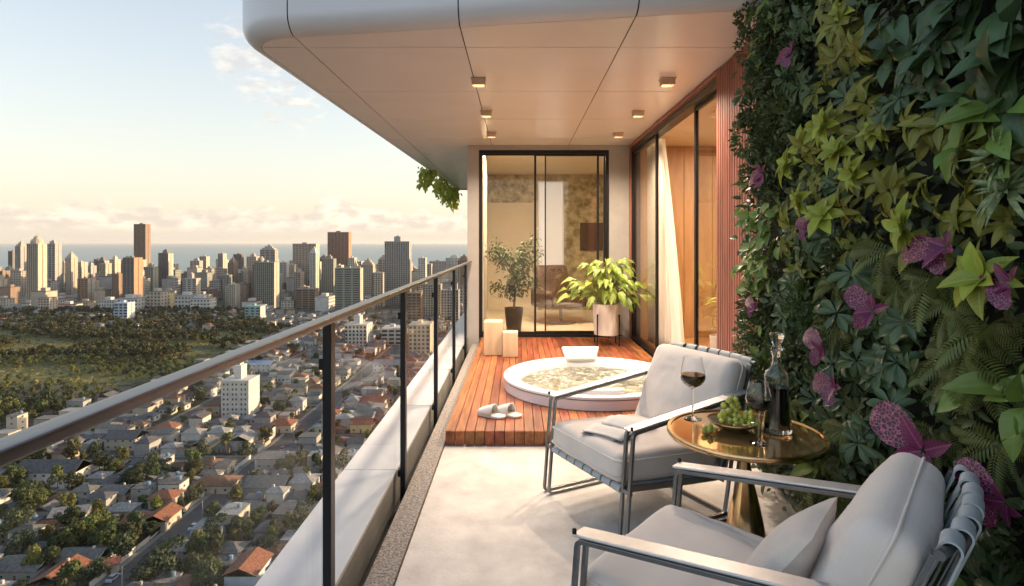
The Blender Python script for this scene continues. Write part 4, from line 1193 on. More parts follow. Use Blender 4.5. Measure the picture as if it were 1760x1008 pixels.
# say which one: what grows next to each plant and where on the wall it sits
PL = [o for o in bpy.data.objects if o.type == 'EMPTY' and str(o.get('group', '')).endswith('in the green wall')]
PN = {'umbrella_plant': 'umbrella plant', 'croton': 'lime croton', 'leafy_shrub': 'olive shrub', 'pothos': 'pothos', 'broadleaf_plant': 'broad-leaved plant', 'philodendron': 'philodendron', 'caladium': 'purple caladium', 'spider_plant': 'spider plant', 'fern': 'fern', 'boxwood': 'boxwood'}
PK = lambda o: PN[o.name.split('.')[0]]
PB = {'umbrella plant': 'glossy umbrella plant', 'lime croton': 'lime croton with starry leaves', 'olive shrub': 'olive shrub with pointed leaves', 'pothos': 'pothos with heart-shaped leaves', 'broad-leaved plant': 'mid green broad-leaved plant', 'philodendron': 'dark drooping philodendron', 'purple caladium': 'caladium with netted purple leaves', 'spider plant': 'striped spider plant', 'fern': 'feathery fern', 'boxwood': 'small-leaved dark boxwood'}
for o in PL:
    near_ = sorted((q for q in PL if q is not o and PK(q) != PK(o)), key=lambda q: (q.location-o.location).length)[:1]
    q = near_[0]; dz = o.location.z-q.location.z; dy = o.location.y-q.location.y
    rel = ('just above' if dz > 0 else 'just below') if abs(dz) > abs(dy) else 'beside'
    zn = 'near the slatted cladding' if o.location.y > 3.0 else 'high up the wall' if o.location.z > 1.95 else 'at eye height' if o.location.z > 1.25 else 'low on the green wall'
    o['label'] = '%s %s %s %s, %s' % (PB[PK(o)], rel, 'an' if PK(q)[0] in 'aeiou' else 'a', PK(q), zn)
# small-leaved cover between them: nobody could count it
gc = MB(); rg = random.Random(77)
for i in range(9000):
    y = rg.uniform(0.5, 3.66); z = rg.uniform(0.08, 3.7)
    p = Vector((1.50-abs(rg.gauss(0, 0.055)), y, z))
    d = Vector((rg.uniform(-1, -.1), rg.uniform(-1, 1), rg.uniform(-1, .8)))
    leaf_mb(0.055, 0.026, 'ovate', droop=0.3, fold=0.15, nu=3, nv=2, mb=gc, T=frame(p, d, Vector((-1, rg.uniform(-.6, .6), rg.uniform(0, 1))), rg.uniform(.6, 1.4)))
gco = gc.build('ground_cover', M_['lf_small'], smooth=180); tag(gco, 'small dark creeping leaves filling the gaps of the green wall', 'ground cover'); gco['kind'] = 'stuff'

# ------------------------------------------------------------------ potted plants
pp = thing('potted_philodendron', 'potted philodendron with bright lime leaves before the end room door', 'potted plant', (1.17, 7.66, DECK))
mb = MB(); mb.lathe([(0.15,0.13),(0.165,0.14),(0.175,0.30),(0.182,0.50),(0.186,0.54),(0.176,0.54),(0.17,0.50),(0.001,0.49)], 32); mb.build('pot', M_['creampot'], pp, smooth=50)
mb = MB(); mb.lathe([(0.001,0.491),(0.169,0.497)], 24, capb=False, capt=False); mb.build('soil', M_['soil'], pp)
for k in range(4):
    a = R(45+90*k); c, s_ = math.cos(a), math.sin(a)
    mb = MB(); mb.tube([(c*0.2, s_*0.2, 0.002), (c*0.2, s_*0.2, 0.40), (c*0.19, s_*0.19, 0.41)], 0, sq=(0.014, 0.014)); mb.build('stand_leg', M_['black'], pp)
mb = MB(); mb.tube([(0.2, 0, 0.12), (0, 0, 0.12), (-0.2, 0, 0.12)], 0, sq=(0.014, 0.014)); mb.tube([(0, 0.2, 0.12), (0, -0.2, 0.12)], 0, sq=(0.014, 0.0135)); mb.build('stand_cross', M_['black'], pp)
for k in range(150):
    a = rp.uniform(0, 6.28); e = rp.uniform(0.05, 1.45); ln = rp.uniform(0.22, 0.62)
    d = Vector((math.cos(a)*math.cos(e), math.sin(a)*math.cos(e)*0.8, math.sin(e)))
    tip = Vector((0, 0, 0.56)) + d*ln*0.95
    st = MB(); st.tube([(0.03*math.cos(a), 0.03*math.sin(a), 0.495), tuple(Vector((0, 0, 0.54)) + d*ln*0.5 + Vector((0, 0, 0.05))), tuple(tip)], 0.0035, 5); st.build('leaf_stalk', M_['stem'], pp, smooth=60)
    dd = Vector((math.cos(a), math.sin(a), rp.uniform(-.45, .25)))
    inst('leaf', rp.choice(LF['pot']), pp, frame(tip, dd, Vector((0, -0.45, 1)), rp.uniform(.7, 1.1)))
# small-leaved tree in a black pot just inside the end room
pt = thing('potted_tree', 'grey green small-leaved tree in a black pot behind the end door glass', 'potted plant', (-0.06, 8.72, DECK))
mb = MB(); mb.lathe([(0.10,0.0),(0.105,0.005),(0.135,0.30),(0.14,0.37),(0.125,0.37),(0.12,0.34),(0.001,0.34)], 28); mb.build('pot', M_['blackpot'], pt, smooth=50)
mb = MB()
mb.tube([(0,0,0.33),(0.02,0,0.6),(-0.01,0.02,0.85),(0.03,0.01,1.1)], [0.02,0.015,0.011,0.006], 8)
brs = []
for k in range(13):
    a = rp.uniform(0, 6.28); z0 = rp.uniform(0.5, 1.0); e = Vector((math.cos(a)*rp.uniform(.24, .42), math.sin(a)*rp.uniform(.12, .25), rp.uniform(.1, .5)))
    mb.tube([(0.01,0.0,z0), tuple(Vector((0.01,0,z0))+e*0.5+Vector((0,0,0.04))), tuple(Vector((0.01,0,z0))+e)], [0.007,0.005,0.002], 5); brs.append((Vector((0.01,0,z0)), e))
mb.build('trunk', M_['bark'], pt, smooth=60)
mb = MB()
for k in range(1500):
    b0, e = rp.choice(brs); p = b0 + e*rp.uniform(0.3, 1.05) + Vector((rp.gauss(0, .05), rp.gauss(0, .05), rp.gauss(0, .06)))
    p.x = max(-0.42, min(p.x, 0.42)); p.y = max(-0.24, p.y)
    d = Vector((rp.uniform(-1, 1), rp.uniform(-1, 1), rp.uniform(-1, .4)))
    leaf_mb(0.075, 0.026, 'lance', droop=0.3, nu=4, nv=2, mb=mb, T=frame(p, d, Vector((rp.uniform(-1, 1), rp.uniform(-1, 1), 1)), rp.uniform(.7, 1.2)))
mb.build('crown', M_['lf_tree'], pt, smooth=180, kind='stuff')
# yellow-leaved pot plant in the side room
yp = thing('potted_croton', 'yellow-leaved pot plant inside the side room', 'potted plant', (2.05, 5.75, DECK))
mb = MB(); mb.lathe([(0.11,0.0),(0.12,0.01),(0.15,0.42),(0.135,0.42),(0.001,0.40)], 24); mb.build('pot', M_['creampot'], yp, smooth=50)
mb = MB(); mb.tube([(0,0,0.4),(0.01,0,0.75)], [0.014,0.008], 6); mb.build('stem', M_['stem'], yp, smooth=60)
for k in range(22):
    a = rp.uniform(0, 6.28); p = Vector((0.03*math.cos(a), 0.03*math.sin(a), rp.uniform(0.5, 0.8)))
    inst('leaf', rp.choice(LF['yellow']), yp, frame(p, Vector((math.cos(a), math.sin(a), rp.uniform(-.1, .9))), Vector((0, 0, 1)), rp.uniform(.7, 1.1)))
# foliage hanging from the slab edge beyond the end wall
hp = thing('hanging_plant', 'trailing green plant hanging from the edge of the overhanging slab', 'hanging plant', (-1.72, 12.6, CEIL+0.05))
hb = MB()
for k in range(44):
    yy = rp.uniform(-1.7, 2.6); ln = rp.uniform(0.12, 0.42)+0.18*max(0, yy)/2.4; x0 = rp.uniform(-.1, .14)+0.02*yy
    P = [(x0, yy, 0.0), (x0-0.05, yy, -ln*0.4), (x0-0.03, yy+rp.uniform(-.1, .1), -ln)]
    hb.tube(P, 0.004, 4)
    for q in range(int(ln*70)):
        s_ = rp.random(); p = Vector(P[0]).lerp(Vector(P[2]), s_)+Vector((rp.gauss(0, .03), rp.gauss(0, .05), 0))
        leaf_mb(0.10, 0.045, 'ovate', droop=0.3, nu=3, nv=2, mb=hb, T=frame(p, Vector((rp.uniform(-1, 1), rp.uniform(-1, 1), -1)), Vector((rp.uniform(-1, 1), -1, .6)), rp.uniform(.6, 1.3)))
hb.build('foliage', M_['lf_lime'], hp, smooth=180, kind='stuff')

# ================================================================== the town below
rc = random.Random(5)
def cmat(n, c, rough=0.85, var=0.12, vs=0.25): return mat(n, c, rough, var=var, vscale=vs, detail=6)
WALL = {
 'white': cmat('render_white', (0.52, 0.50, 0.47)), 'cream': cmat('render_cream', (0.46, 0.40, 0.32)), 'grey': cmat('render_grey', (0.33, 0.315, 0.30)),
 'beige': cmat('render_beige', (0.41, 0.35, 0.285)), 'brown': cmat('render_brown', (0.24, 0.17, 0.13)), 'brick': cmat('render_brick', (0.40, 0.22, 0.13)),
 'red': cmat('render_red', (0.29, 0.175, 0.135)), 'sage': cmat('render_sage', (0.24, 0.245, 0.21)), 'teal': cmat('render_teal', (0.24, 0.36, 0.34)),
 'dark': cmat('render_dark', (0.17, 0.16, 0.16)), 'blue': cmat('render_blue', (0.38, 0.46, 0.54)), 'yellow': cmat('render_yellow', (0.56, 0.45, 0.22)),
}
ROOF = {
 'grey': cmat('roof_grey', (0.125, 0.12, 0.115), 0.85, 0.4, 1.2), 'dark': cmat('roof_dark', (0.085, 0.08, 0.085), 0.8, 0.4, 1.0),
 'orange': cmat('roof_terracotta', (0.215, 0.083, 0.045), 0.9, 0.45, 1.6), 'red': cmat('roof_red', (0.21, 0.07, 0.05), 0.85, 0.4, 1.5),
 'brown': cmat('roof_brown', (0.17, 0.085, 0.05), 0.85, 0.4, 1.5), 'pale': cmat('roof_pale', (0.25, 0.24, 0.23), 0.75, 0.35, 1.2), 'blue': cmat('roof_blue', (0.16, 0.24, 0.34), 0.6, 0.15, 0.5),
}
GLASS = mat('building_glass', (0.045, 0.052, 0.060), 0.18, var=0.4, vscale=0.5)

# ------------------------------------------------------------------ towers
def free(x, y, hw, hd, boxes):
    return all(abs(x-a) > hw+c or abs(y-b) > hd+e for a, b, c, e in boxes)
def tower(px0, px1, top, d, wall, style, label, dep=None, name='apartment_tower', side=None, crown='box', base_z=None, detail=True):
    """px0..px1 on the skyline, front face at distance d, roof at pixel row top"""
    dep = (dep or 17.0)*(0.60 if d > 350 else 1.0)*1.5; d = d*K
    x0 = (px0-VPX)*d/1000; x1 = (px1-VPX)*(d+dep)/1000
    if x1-x0 < 10: x1 = x0+10
    w = x1-x0; h = EYE+(VPY-top)*d/1000-GZ
    t = thing(name, label, 'building', ((x0+x1)/2, d+dep/2, GZ), group='high-rise buildings of the town')
    hw, hd = w/2, dep/2
    wm = WALL[wall]; sm_ = WALL[side or wall]  # side puts the low sun on the end walls into their colour
    mb = MB(); mb.box((-hw+0.5, -hd+0.5, 0), (hw-0.5, hd-0.5, h-0.6)); mb.build('glazing', GLASS, t)
    fr = MB(); nfl = max(2, int(h/3.1)); fh = h/nfl
    sp = {'bands': 1.35, 'piers': 0.7, 'grid': 1.3, 'slab': 1.6}[style]
    for i in range(nfl+1):
        z = i*fh; e = 0.55 if (style == 'bands') else 0.0
        fr.box((-hw-0.0, -hd-e, max(0, z-sp/2)), (hw, hd, min(h, z+sp/2)))
    np_ = {'bands': 3, 'piers': max(4, int(w/2.6)), 'grid': max(4, int(w/3.2)), 'slab': 3}[style]
    for i in range(np_+1):
        x = -hw + (w-0.1)*i/np_; pwid = {'bands': 1.6, 'piers': 1.1, 'grid': 1.5, 'slab': 2.6}[style]
        a = max(-hw-0.001, x-pwid/2); b = min(hw+0.001, x+pwid/2)
        e = 0.35 if style == 'piers' else 0.03
        fr.box((a, -hd-e, 0), (b, -hd+0.8, h-0.02)); fr.box((a, hd-0.8, 0), (b, hd+0.03, h-0.02))
    fr.build('facade', wm, t)
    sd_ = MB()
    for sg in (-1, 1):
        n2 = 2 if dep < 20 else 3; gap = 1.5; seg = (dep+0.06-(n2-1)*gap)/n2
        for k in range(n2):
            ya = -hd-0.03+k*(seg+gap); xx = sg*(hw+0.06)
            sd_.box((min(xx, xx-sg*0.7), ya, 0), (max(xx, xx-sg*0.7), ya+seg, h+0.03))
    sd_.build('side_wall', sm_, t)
    rf = MB(); rf.box((-hw-0.15, -hd-0.15, h+0.035), (hw+0.15, hd+0.15, h+0.9))
    rfo = rf.build('roof', wm, t)
    c = MB()
    if crown == 'box': c.box((-hw*0.45, -hd*0.4, h+0.91), (hw*0.45, hd*0.5, h+5.2)); c.box((-hw*0.2, -hd*0.2, h+5.21), (hw*0.25, hd*0.3, h+7.4))
    elif crown == 'dome':
        c.lathe([(hw*0.95,h+0.91),(hw*0.95,h+4),(hw*0.75,h+6.5),(hw*0.5,h+8.5),(hw*0.42,h+11),(0.5,h+12.5)], 12); c.tube([(0,0,h+12.4),(0,0,h+17)], 0.25, 6)
        for k in range(4): a = R(45+90*k); c.box((hw*0.7*math.cos(a)-1, hd*0.6*math.sin(a)-1, h+0.91), (hw*0.7*math.cos(a)+1, hd*0.6*math.sin(a)+1, h+7))
    elif crown == 'flat': c.box((-hw*0.3, -hd*0.3, h+0.91), (hw*0.1, hd*0.3, h+3.2))
    elif crown == 'step': c.box((-hw*0.8, -hd*0.8, h+0.91), (hw*0.8, hd*0.8, h+4.2)); c.box((-hw*0.5, -hd*0.5, h+4.21), (hw*0.5, hd*0.5, h+7.5)); c.box((-hw*0.15, -hd*0.2, h+7.51), (hw*0.2, hd*0.2, h+10.5))
    elif crown == 'tall': c.box((-hw*0.28, -hd*0.5, h+0.91), (hw*0.25, hd*0.5, h+8.2)); c.box((-hw*0.12, -hd*0.3, h+8.21), (hw*0.1, hd*0.3, h+9.6))
    c.build('rooftop_tower', wm, rfo)
    FOOT.append(((x0+x1)/2, d+dep/2, w/2+2, dep/2+2))
    return t
FOOT = []
T_ = tower
T_(-6, 12, 467, 620, 'brown', 'grid', 'brown slab tower at the seaward edge of the woods', crown='flat')
T_(12, 25, 474, 640, 'grey', 'piers', 'narrow grey tower next to the brown slab tower', crown='flat')
T_(26, 47, 424, 660, 'grey', 'piers', 'grey tower partly behind the domed tower', crown='step')
T_(46, 81, 420, 530, 'beige', 'piers', 'tower with a domed crown and mast at the edge of the woods', dep=18, side='cream', crown='dome')
T_(77, 106, 420, 660, 'grey', 'bands', 'banded grey tower next to the domed tower', crown='box')
T_(112, 132, 444, 620, 'beige', 'grid', 'beige tower of the pair with stepped tops', crown='step')
T_(130, 147, 452, 640, 'cream', 'piers', 'cream tower of the pair with stepped tops', crown='flat')
T_(147, 165, 458, 690, 'grey', 'grid', 'small grey tower behind the brown block', crown='box')
T_(133, 163, 480, 560, 'brown', 'bands', 'low brown block with a sunlit pale end', side='cream', crown='flat')
T_(171, 192, 454, 640, 'beige', 'piers', 'beige tower with a lower shoulder', crown='flat')
T_(188, 207, 447, 660, 'cream', 'bands', 'cream tower rising over the beige shoulder', crown='box')
T_(211, 245, 444, 545, 'dark', 'bands', 'dark banded tower with a sunlit brick end wall', dep=22, side='brick', crown='flat')
T_(230, 259, 386, 800, 'brown', 'piers', 'tallest brown tower rising well above the sea horizon', dep=20, crown='flat')
T_(247, 272, 460, 620, 'sage', 'grid', 'sage grey tower next to the brick-ended tower', crown='box')
T_(272, 298, 436, 640, 'dark', 'piers', 'dark tower with a sunlit cream end', side='cream', crown='box')
T_(268, 299, 506, 520, 'grey', 'bands', 'low grey block with a yellow end wall', side='yellow', crown='flat')
T_(313, 345, 480, 550, 'grey', 'slab', 'grey slab block with a tall lit stair tower', dep=14, side='cream', crown='tall')
T_(345, 373, 498, 590, 'brown', 'bands', 'low brown block behind the grey slab', crown='flat')
T_(381, 400, 474, 600, 'sage', 'grid', 'pale sage tower with a flat roof', crown='flat')
T_(392, 405, 490, 520, 'cream', 'piers', 'slim cream tower catching the sun', crown='flat')
T_(401, 421, 438, 740, 'dark', 'piers', 'slim dark tower near the shore', crown='flat')
T_(424, 446, 442, 740, 'beige', 'grid', 'beige tower near the shore', crown='box')
T_(447, 478, 430, 720, 'grey', 'bands', 'grey tower with a stepped crown', crown='step')
T_(438, 480, 452, 530, 'sage', 'piers', 'broad sage tower with a sunlit cream end', dep=20, side='cream', crown='flat')
T_(478, 498, 452, 680, 'white', 'piers', 'slim white ribbed tower with a flat top', crown='flat')
T_(497, 512, 456, 640, 'cream', 'piers', 'slim cream ribbed tower beside the slim white one', crown='flat')
T_(503, 549, 420, 650, 'beige', 'piers', 'broad ribbed tower with a flat top', dep=20, side='cream', crown='flat')
T_(508, 548, 498, 520, 'brown', 'bands', 'low brown banded block below the broad ribbed tower', crown='flat')
T_(563, 604, 400, 700, 'red', 'piers', 'tall reddish tower with ribbed upper floors', dep=20, side='brick', crown='flat')
T_(553, 578, 446, 600, 'sage', 'grid', 'sage tower in front of the reddish tower', crown='box')
T_(576, 624, 462, 500, 'sage', 'slab', 'wide blank-walled grey green slab block', dep=16, side='cream', crown='flat')
T_(620, 645, 456, 580, 'beige', 'grid', 'beige gridded tower beside the wide slab', crown='step')
T_(640, 662, 470, 540, 'cream', 'grid', 'cream gridded tower below the tall grey tower', crown='flat')
T_(650, 676, 446, 650, 'beige', 'bands', 'banded beige tower half hidden by the tall grey tower', crown='step')
T_(661, 707, 416, 560, 'grey', 'piers', 'tall grey tower with a high rooftop shaft', dep=20, crown='tall')
T_(738, 768, 450, 820, 'grey', 'grid', 'pale grey tower by the shore seen over the handrail', crown='flat')
T_(766, 795, 444, 830, 'white', 'grid', 'white tower by the shore seen over the handrail', crown='box')
T_(700, 727, 505, 420, 'brown', 'bands', 'brown tower with an orange lit end seen through the railing glass', side='brick', crown='flat')
T_(727, 760, 490, 470, 'beige', 'grid', 'beige tower seen through the railing glass', crown='box')
T_(758, 790, 500, 430, 'grey', 'grid', 'grey tower seen through the far railing panes', crown='flat')
T_(592, 640, 560, 330, 'white', 'grid', 'white apartment block with rows of windows beyond the low roofs', dep=14, name='apartment_block', crown='tall')
T_(655, 698, 566, 340, 'white', 'bands', 'white banded apartment block seen through the railing glass', dep=14, name='apartment_block', crown='flat')
T_(702, 745, 560, 300, 'cream', 'grid', 'cream apartment block with small windows seen through the glass', dep=14, name='apartment_block', crown='flat')
T_(420, 456, 528, 430, 'teal', 'slab', 'teal office block with a bright white end', dep=15, side='white', name='office_block', crown='flat')
T_(196, 232, 522, 430, 'blue', 'bands', 'pale blue glazed block standing in the trees', dep=15, side='white', name='office_block', crown='flat')
T_(380, 446, 657, 199, 'white', 'slab', 'white seven-storey apartment block among the houses', dep=9, name='apartment_block', crown='tall')
# small windows of the nearest apartment block
nb = [o for o in bpy.data.objects if o.get('label', '') == 'white seven-storey apartment block among the houses'][0]
dN = 199*K; pN = 9*1.5; hN = EYE+(VPY-657)*dN/1000-GZ; wN = (446-VPX)*(dN+pN)/1000-(380-VPX)*dN/1000
for ch in list(nb.children):
    if ch.name.startswith(('glazing', 'facade')): bpy.data.objects.remove(ch, do_unlink=True)
mb = MB(); mb.box((-wN/2, -pN/2, 0), (wN/2, pN/2, hN)); mb.build('wall', WALL['white'], nb)
wmb = MB(); wmb.box((-0.42, -0.05, -0.55), (0.42, 0.03, 0.55)); wmesh = wmb.mesh('window', GLASS)
for fl in range(7):
    for x in (-0.40, -0.26, -0.08, 0.05, 0.24, 0.38):
        inst('window', wmesh, nb, Matrix.Translation((x*wN, -pN/2-0.02, 1.9+fl*hN/7.2)))

# further towers of the dense cluster
nrt = 0; tries = 0
while nrt < 66 and tries < 6000:
    tries += 1
    px = rc.choice((rc.uniform(-20, 350), rc.uniform(370, 800), rc.uniform(370, 730))); d = rc.uniform(560, 870); wpx = rc.uniform(13, 26)
    top = rc.uniform(448, 497) if rc.random() < 0.8 else rc.uniform(432, 450)
    if EYE+(VPY-top)*d*K/1000-GZ < 24: continue
    xc = (px+wpx/2-VPX)*d*K/1000; hwid = wpx*d*K/2000
    if not free(xc, d*K+8, hwid, 9, FOOT): continue
    wl = rc.choice(('cream', 'beige', 'grey', 'white', 'sage', 'brown', 'beige', 'dark')); st = rc.choice(('bands', 'piers', 'grid', 'piers', 'slab')); cr = rc.choice(('flat', 'box', 'step', 'flat'))
    sn = {'bands': 'banded', 'piers': 'ribbed', 'grid': 'gridded', 'slab': 'plain'}[st]
    T_(px, px+wpx, top, d, wl, st, '%s %s tower with a %s top in the dense cluster' % (wl, sn, {'flat': 'flat', 'box': 'boxy', 'step': 'stepped'}[cr]), crown=cr, side=rc.choice((None, 'cream', 'cream'))); nrt += 1
# ------------------------------------------------------------------ low city blocks filling the gaps: shared meshes
def block_mesh(w, dp, h, wall, roof, seed):
    r_ = random.Random(seed); mb = MB()
    mb.box((-w/2, -dp/2, 0), (w/2, dp/2, h), 0)
    nfl = max(1, int(h/3))
    for f in range(nfl):
        n = int(w/3)
        for k in range(n):
            x = -w/2+(k+0.5)*w/n; z = f*h/nfl+0.9
            mb.box((x-0.8, -dp/2-0.04, z), (x+0.8, -dp/2+0.1, z+1.3), 2)
        n = int(dp/4)
        for k in range(n):
            y = -dp/2+(k+0.5)*dp/n; z = f*h/nfl+0.9
            mb.box((w/2-0.1, y-0.7, z), (w/2+0.04, y+0.7, z+1.3), 2)
    mb.box((-w/2-0.2, -dp/2-0.2, h), (w/2+0.2, dp/2+0.2, h+0.5), 1)
    mb.box((-w*0.25, -dp*0.2, h+0.5), (w*0.1, dp*0.2, h+3.2), 0)
    return mb.mesh('city_block', [WALL[wall], ROOF[roof], GLASS])
BL = []
for i, (w, dp, h, wl, rf) in enumerate([(14,12,9,'cream','grey'),(18,13,13,'white','pale'),(13,13,18,'beige','grey'),(16,12,24,'grey','dark'),(12,12,30,'cream','grey'),(15,14,21,'brown','dark'),(20,12,8,'white','orange'),(14,12,36,'beige','grey'),(13,12,27,'sage','grey'),(22,16,7,'grey','pale')]):
    BL.append((block_mesh(w, dp, h, wl, rf, i), w, dp, h, wl))
nblk = 0; tries = 0
while nblk < 230 and tries < 20000:
    tries += 1
    d = rc.uniform(490, 885)*K; px = rc.uniform(-40, 815)
    x = (px-VPX)*d/1000
    me, w, dp, h, wl = rc.choice(BL if d > 560*K else BL[:4]+BL[6:7]+BL[9:])
    if h > 26 and (d < 600*K): continue
    q_ = rc.uniform(1.15, 1.6); w *= q_; dp *= q_; h *= q_
    if not free(x, d, w/2, dp/2, FOOT): continue
    FOOT.append((x, d, w/2+1.5, dp/2+1.5)); nblk += 1
    o = inst('city_block', me); o.location = (x, d, GZ); o.scale = (q_, q_, q_); o.rotation_euler = (0, 0, R(rc.choice((0, 0, 0, 90, 180))+rc.uniform(-4, 4)))
    tag(o, '%s city block of %s among the towers' % ({'cream':'cream','white':'white','beige':'beige','grey':'grey','brown':'brown','sage':'sage green'}[wl], 'modest height' if h < 16 else 'middling height' if h < 34 else 'tall build'), 'building', 'city blocks between the towers')

# ------------------------------------------------------------------ houses
def roof_mb(kind, w, dp, h, ov, rise, mb, m=0):
    a, b = w/2+ov, dp/2+ov; th = 0.16
    if kind == 'flat':
        mb.box((-w/2-0.12, -dp/2-0.12, h), (w/2+0.12, dp/2+0.12, h+0.35), m); return
    z0, z1 = h-0.05, h+rise
    if kind == 'gable':     # ridge along x
        vs = [(-a,-b,z0),(a,-b,z0),(a,b,z0),(-a,b,z0),(-a,0,z1),(a,0,z1)]
    else:                   # hip
        r_ = max(0.3, a-b)
        vs = [(-a,-b,z0),(a,-b,z0),(a,b,z0),(-a,b,z0),(-r_,0,z1),(r_,0,z1)]
    vs2 = [(x, y, z+th) for x, y, z in vs]
    mb.add(vs2, [(0,1,5,4),(2,3,4,5),(1,2,5),(3,0,4)], m)
    mb.add(vs, [(4,5,1,0),(5,4,3,2),(5,2,1),(4,0,3)], m)
    mb.add([vs[0],vs[1],vs[2],vs[3],vs2[0],vs2[1],vs2[2],vs2[3]], [(0,1,5,4),(1,2,6,5),(2,3,7,6),(3,0,4,7)], m)
def wall_mb(kind, w, dp, h, rise, mb, m=0):
    mb.box((-w/2, -dp/2, 0), (w/2, dp/2, h), m)
    if kind == 'gable':
        for sx in (-1, 1):
            x = sx*w/2
            k = (rise-0.2)
            mb.add([(x,-dp/2,h),(x,dp/2,h),(x,0,h+k),(x-sx*0.2,-dp/2,h),(x-sx*0.2,dp/2,h),(x-sx*0.2,0,h+k)], [(0,1,2),(5,4,3),(0,2,5,3),(1,4,5,2)], m)
win = MB(); win.box((-0.62, -0.05, -0.52), (0.62, 0.02, 0.52), 0); win.box((-0.52, -0.07, -0.42), (-0.03, -0.04, 0.42), 1); win.box((0.03, -0.07, -0.42), (0.52, -0.04, 0.42), 1)
WIN = win.mesh('window', [WALL['white'], GLASS])
dr = MB(); dr.box((-0.5, -0.05, 0), (0.5, 0.02, 2.15), 0); dr.box((-0.42, -0.08, 0.02), (0.42, -0.04, 2.07), 1)
DOOR = dr.mesh('door', [WALL['white'], ROOF['brown']])
HF = list()
def house(x, y, w, dp, h, kind, wall, roof, rz, label, rise=None, group='houses of the neighbourhood', detail=True, yard=1.0):
    rise = rise or min(w, dp)*0.20+0.3
    HF.append((x, y, (w if abs(math.sin(rz)) < .7 else dp)/2+yard, (dp if abs(math.sin(rz)) < .7 else w)/2+yard))
    t = thing('house', label, 'house', (x, y, GZ), rz, group)
    mb = MB(); wall_mb(kind, w, dp, h, rise, mb); mb.build('wall', WALL[wall], t)
    mb = MB(); roof_mb(kind, w, dp, h, 0.55, rise, mb); r_ = mb.build('roof', ROOF[roof], t)
    if kind != 'flat' and rc.random() < 0.35:
        mb = MB(); mb.box((w*0.2, -0.3, h+rise*0.3), (w*0.2+0.6, 0.3, h+rise+0.7)); mb.build('chimney', WALL[wall], r_)
    elif kind == 'flat':
        mb = MB(); mb.lathe([(0.7,h+0.36),(0.75,h+1.4),(0.5,h+1.6)], 10, T=Matrix.Translation((w*0.2, dp*0.15, 0))); mb.build('water_tank', ROOF['blue'], r_)
    st = max(1, int((h+0.4)/2.7))
    for f in range(st):
        z = 1.6+f*2.9
        n = max(1, int(w/3.3))
        for k in range(n):
            xx = -w/2+(k+0.5)*w/n
            if f == 0 and k == n//2: inst('door', DOOR, t, Matrix.Translation((xx, -dp/2, 0)))
            else: inst('window', WIN, t, Matrix.Translation((xx, -dp/2, z)))
        n = max(1, int(dp/3.8))
        for k in range(n):
            yy = -dp/2+(k+0.5)*dp/n
            inst('window', WIN, t, Matrix.Translation((w/2, yy, z)) @ Matrix.Rotation(R(90), 4, 'Z'))
    return t
def hp_(px, py, w, dp, h, kind, wall, roof, rz, label, **k):
    w *= K*0.66; dp *= K*0.66; h *= K*0.66
    if 'rise' in k: k['rise'] *= K*0.66
    x, y = G(px, py); return house(x, y+dp/2, w, dp, h, kind, wall, roof, R(rz), label, **k)
hp_(75, 838, 22, 9, 5.4, 'gable', 'white', 'dark', 0, 'long two-storey white house with a dark roof and sunlit gable', rise=3.2)
hp_(290, 862, 7.5, 6, 5.8, 'flat', 'white', 'dark', 0, 'white two-storey house with a dark flat roof')
hp_(362, 850, 14, 9, 3.0, 'hip', 'cream', 'brown', 0, 'low house with a wide weathered brown tiled roof by the street')
hp_(275, 882, 8, 7, 4.6, 'hip', 'cream', 'orange', 0, 'cream house with a bright terracotta hip roof by the street')
hp_(268, 912, 9, 7, 3.4, 'gable', 'cream', 'orange', 90, 'house with an orange roof and gable towards the street')
hp_(232, 918, 9, 8, 3.0, 'gable', 'grey', 'brown', 0, 'low grey house with a brown roof joined behind the orange one')
hp_(390, 920, 7, 8, 6.0, 'flat', 'cream', 'pale', 0, 'tall narrow cream house with a flat pale roof by the street')
hp_(352, 930, 9, 8, 3.2, 'flat', 'blue', 'pale', 0, 'pale blue flat-roofed house beside the tall narrow cream one')
hp_(415, 1016, 10, 8, 4.6, 'gable', 'blue', 'orange', 90, 'pale blue gabled house with an orange roof below the parapet')
hp_(85, 1022, 10, 8, 3.4, 'gable', 'cream', 'orange', 90, 'house with an orange gabled roof among garden trees')
hp_(130, 985, 11, 7, 3.2, 'gable', 'white', 'grey', 0, 'long low white house with a grey roof beside a red shed')
hp_(180, 990, 4, 4, 2.6, 'gable', 'cream', 'red', 30, 'small red-roofed shed beside the long white house')
hp_(25, 1002, 11, 8, 3.0, 'gable', 'grey', 'grey', 0, 'grey shed with a corrugated grey roof among the trees')
hp_(190, 868, 9, 8, 3.4, 'gable', 'cream', 'grey', 0, 'grey-roofed house with a sunlit cream gable amid trees')
hp_(110, 905, 10, 7, 3.2, 'gable', 'cream', 'pale', 15, 'cream house with a pale pink grey roof amid trees')
hp_(205, 775, 13, 9, 5.0, 'gable', 'cream', 'dark', 0, 'dark-roofed two-storey house with a sunlit cream gable', rise=2.6)
hp_(278, 750, 10, 9, 3.4, 'hip', 'cream', 'orange', 0, 'cream house with an orange hip roof on its own lawn')
hp_(480, 745, 11, 9, 3.6, 'hip', 'cream', 'orange', 0, 'low house with an orange roof beside the cross street')
hp_(470, 808, 15, 9, 4.0, 'flat', 'grey', 'grey', 0, 'wide grey flat-roofed workshop beside the street')
hp_(452, 858, 14, 10, 4.0, 'gable', 'grey', 'grey', 0, 'wide grey shed with a gabled roof beside the street')
hp_(515, 850, 9, 8, 4.0, 'hip', 'white', 'pale', 0, 'pale hip-roofed bungalow behind the grey shed')
hp_(500, 905, 12, 9, 3.6, 'flat', 'dark', 'dark', 0, 'low dark flat-roofed building below the parapet')
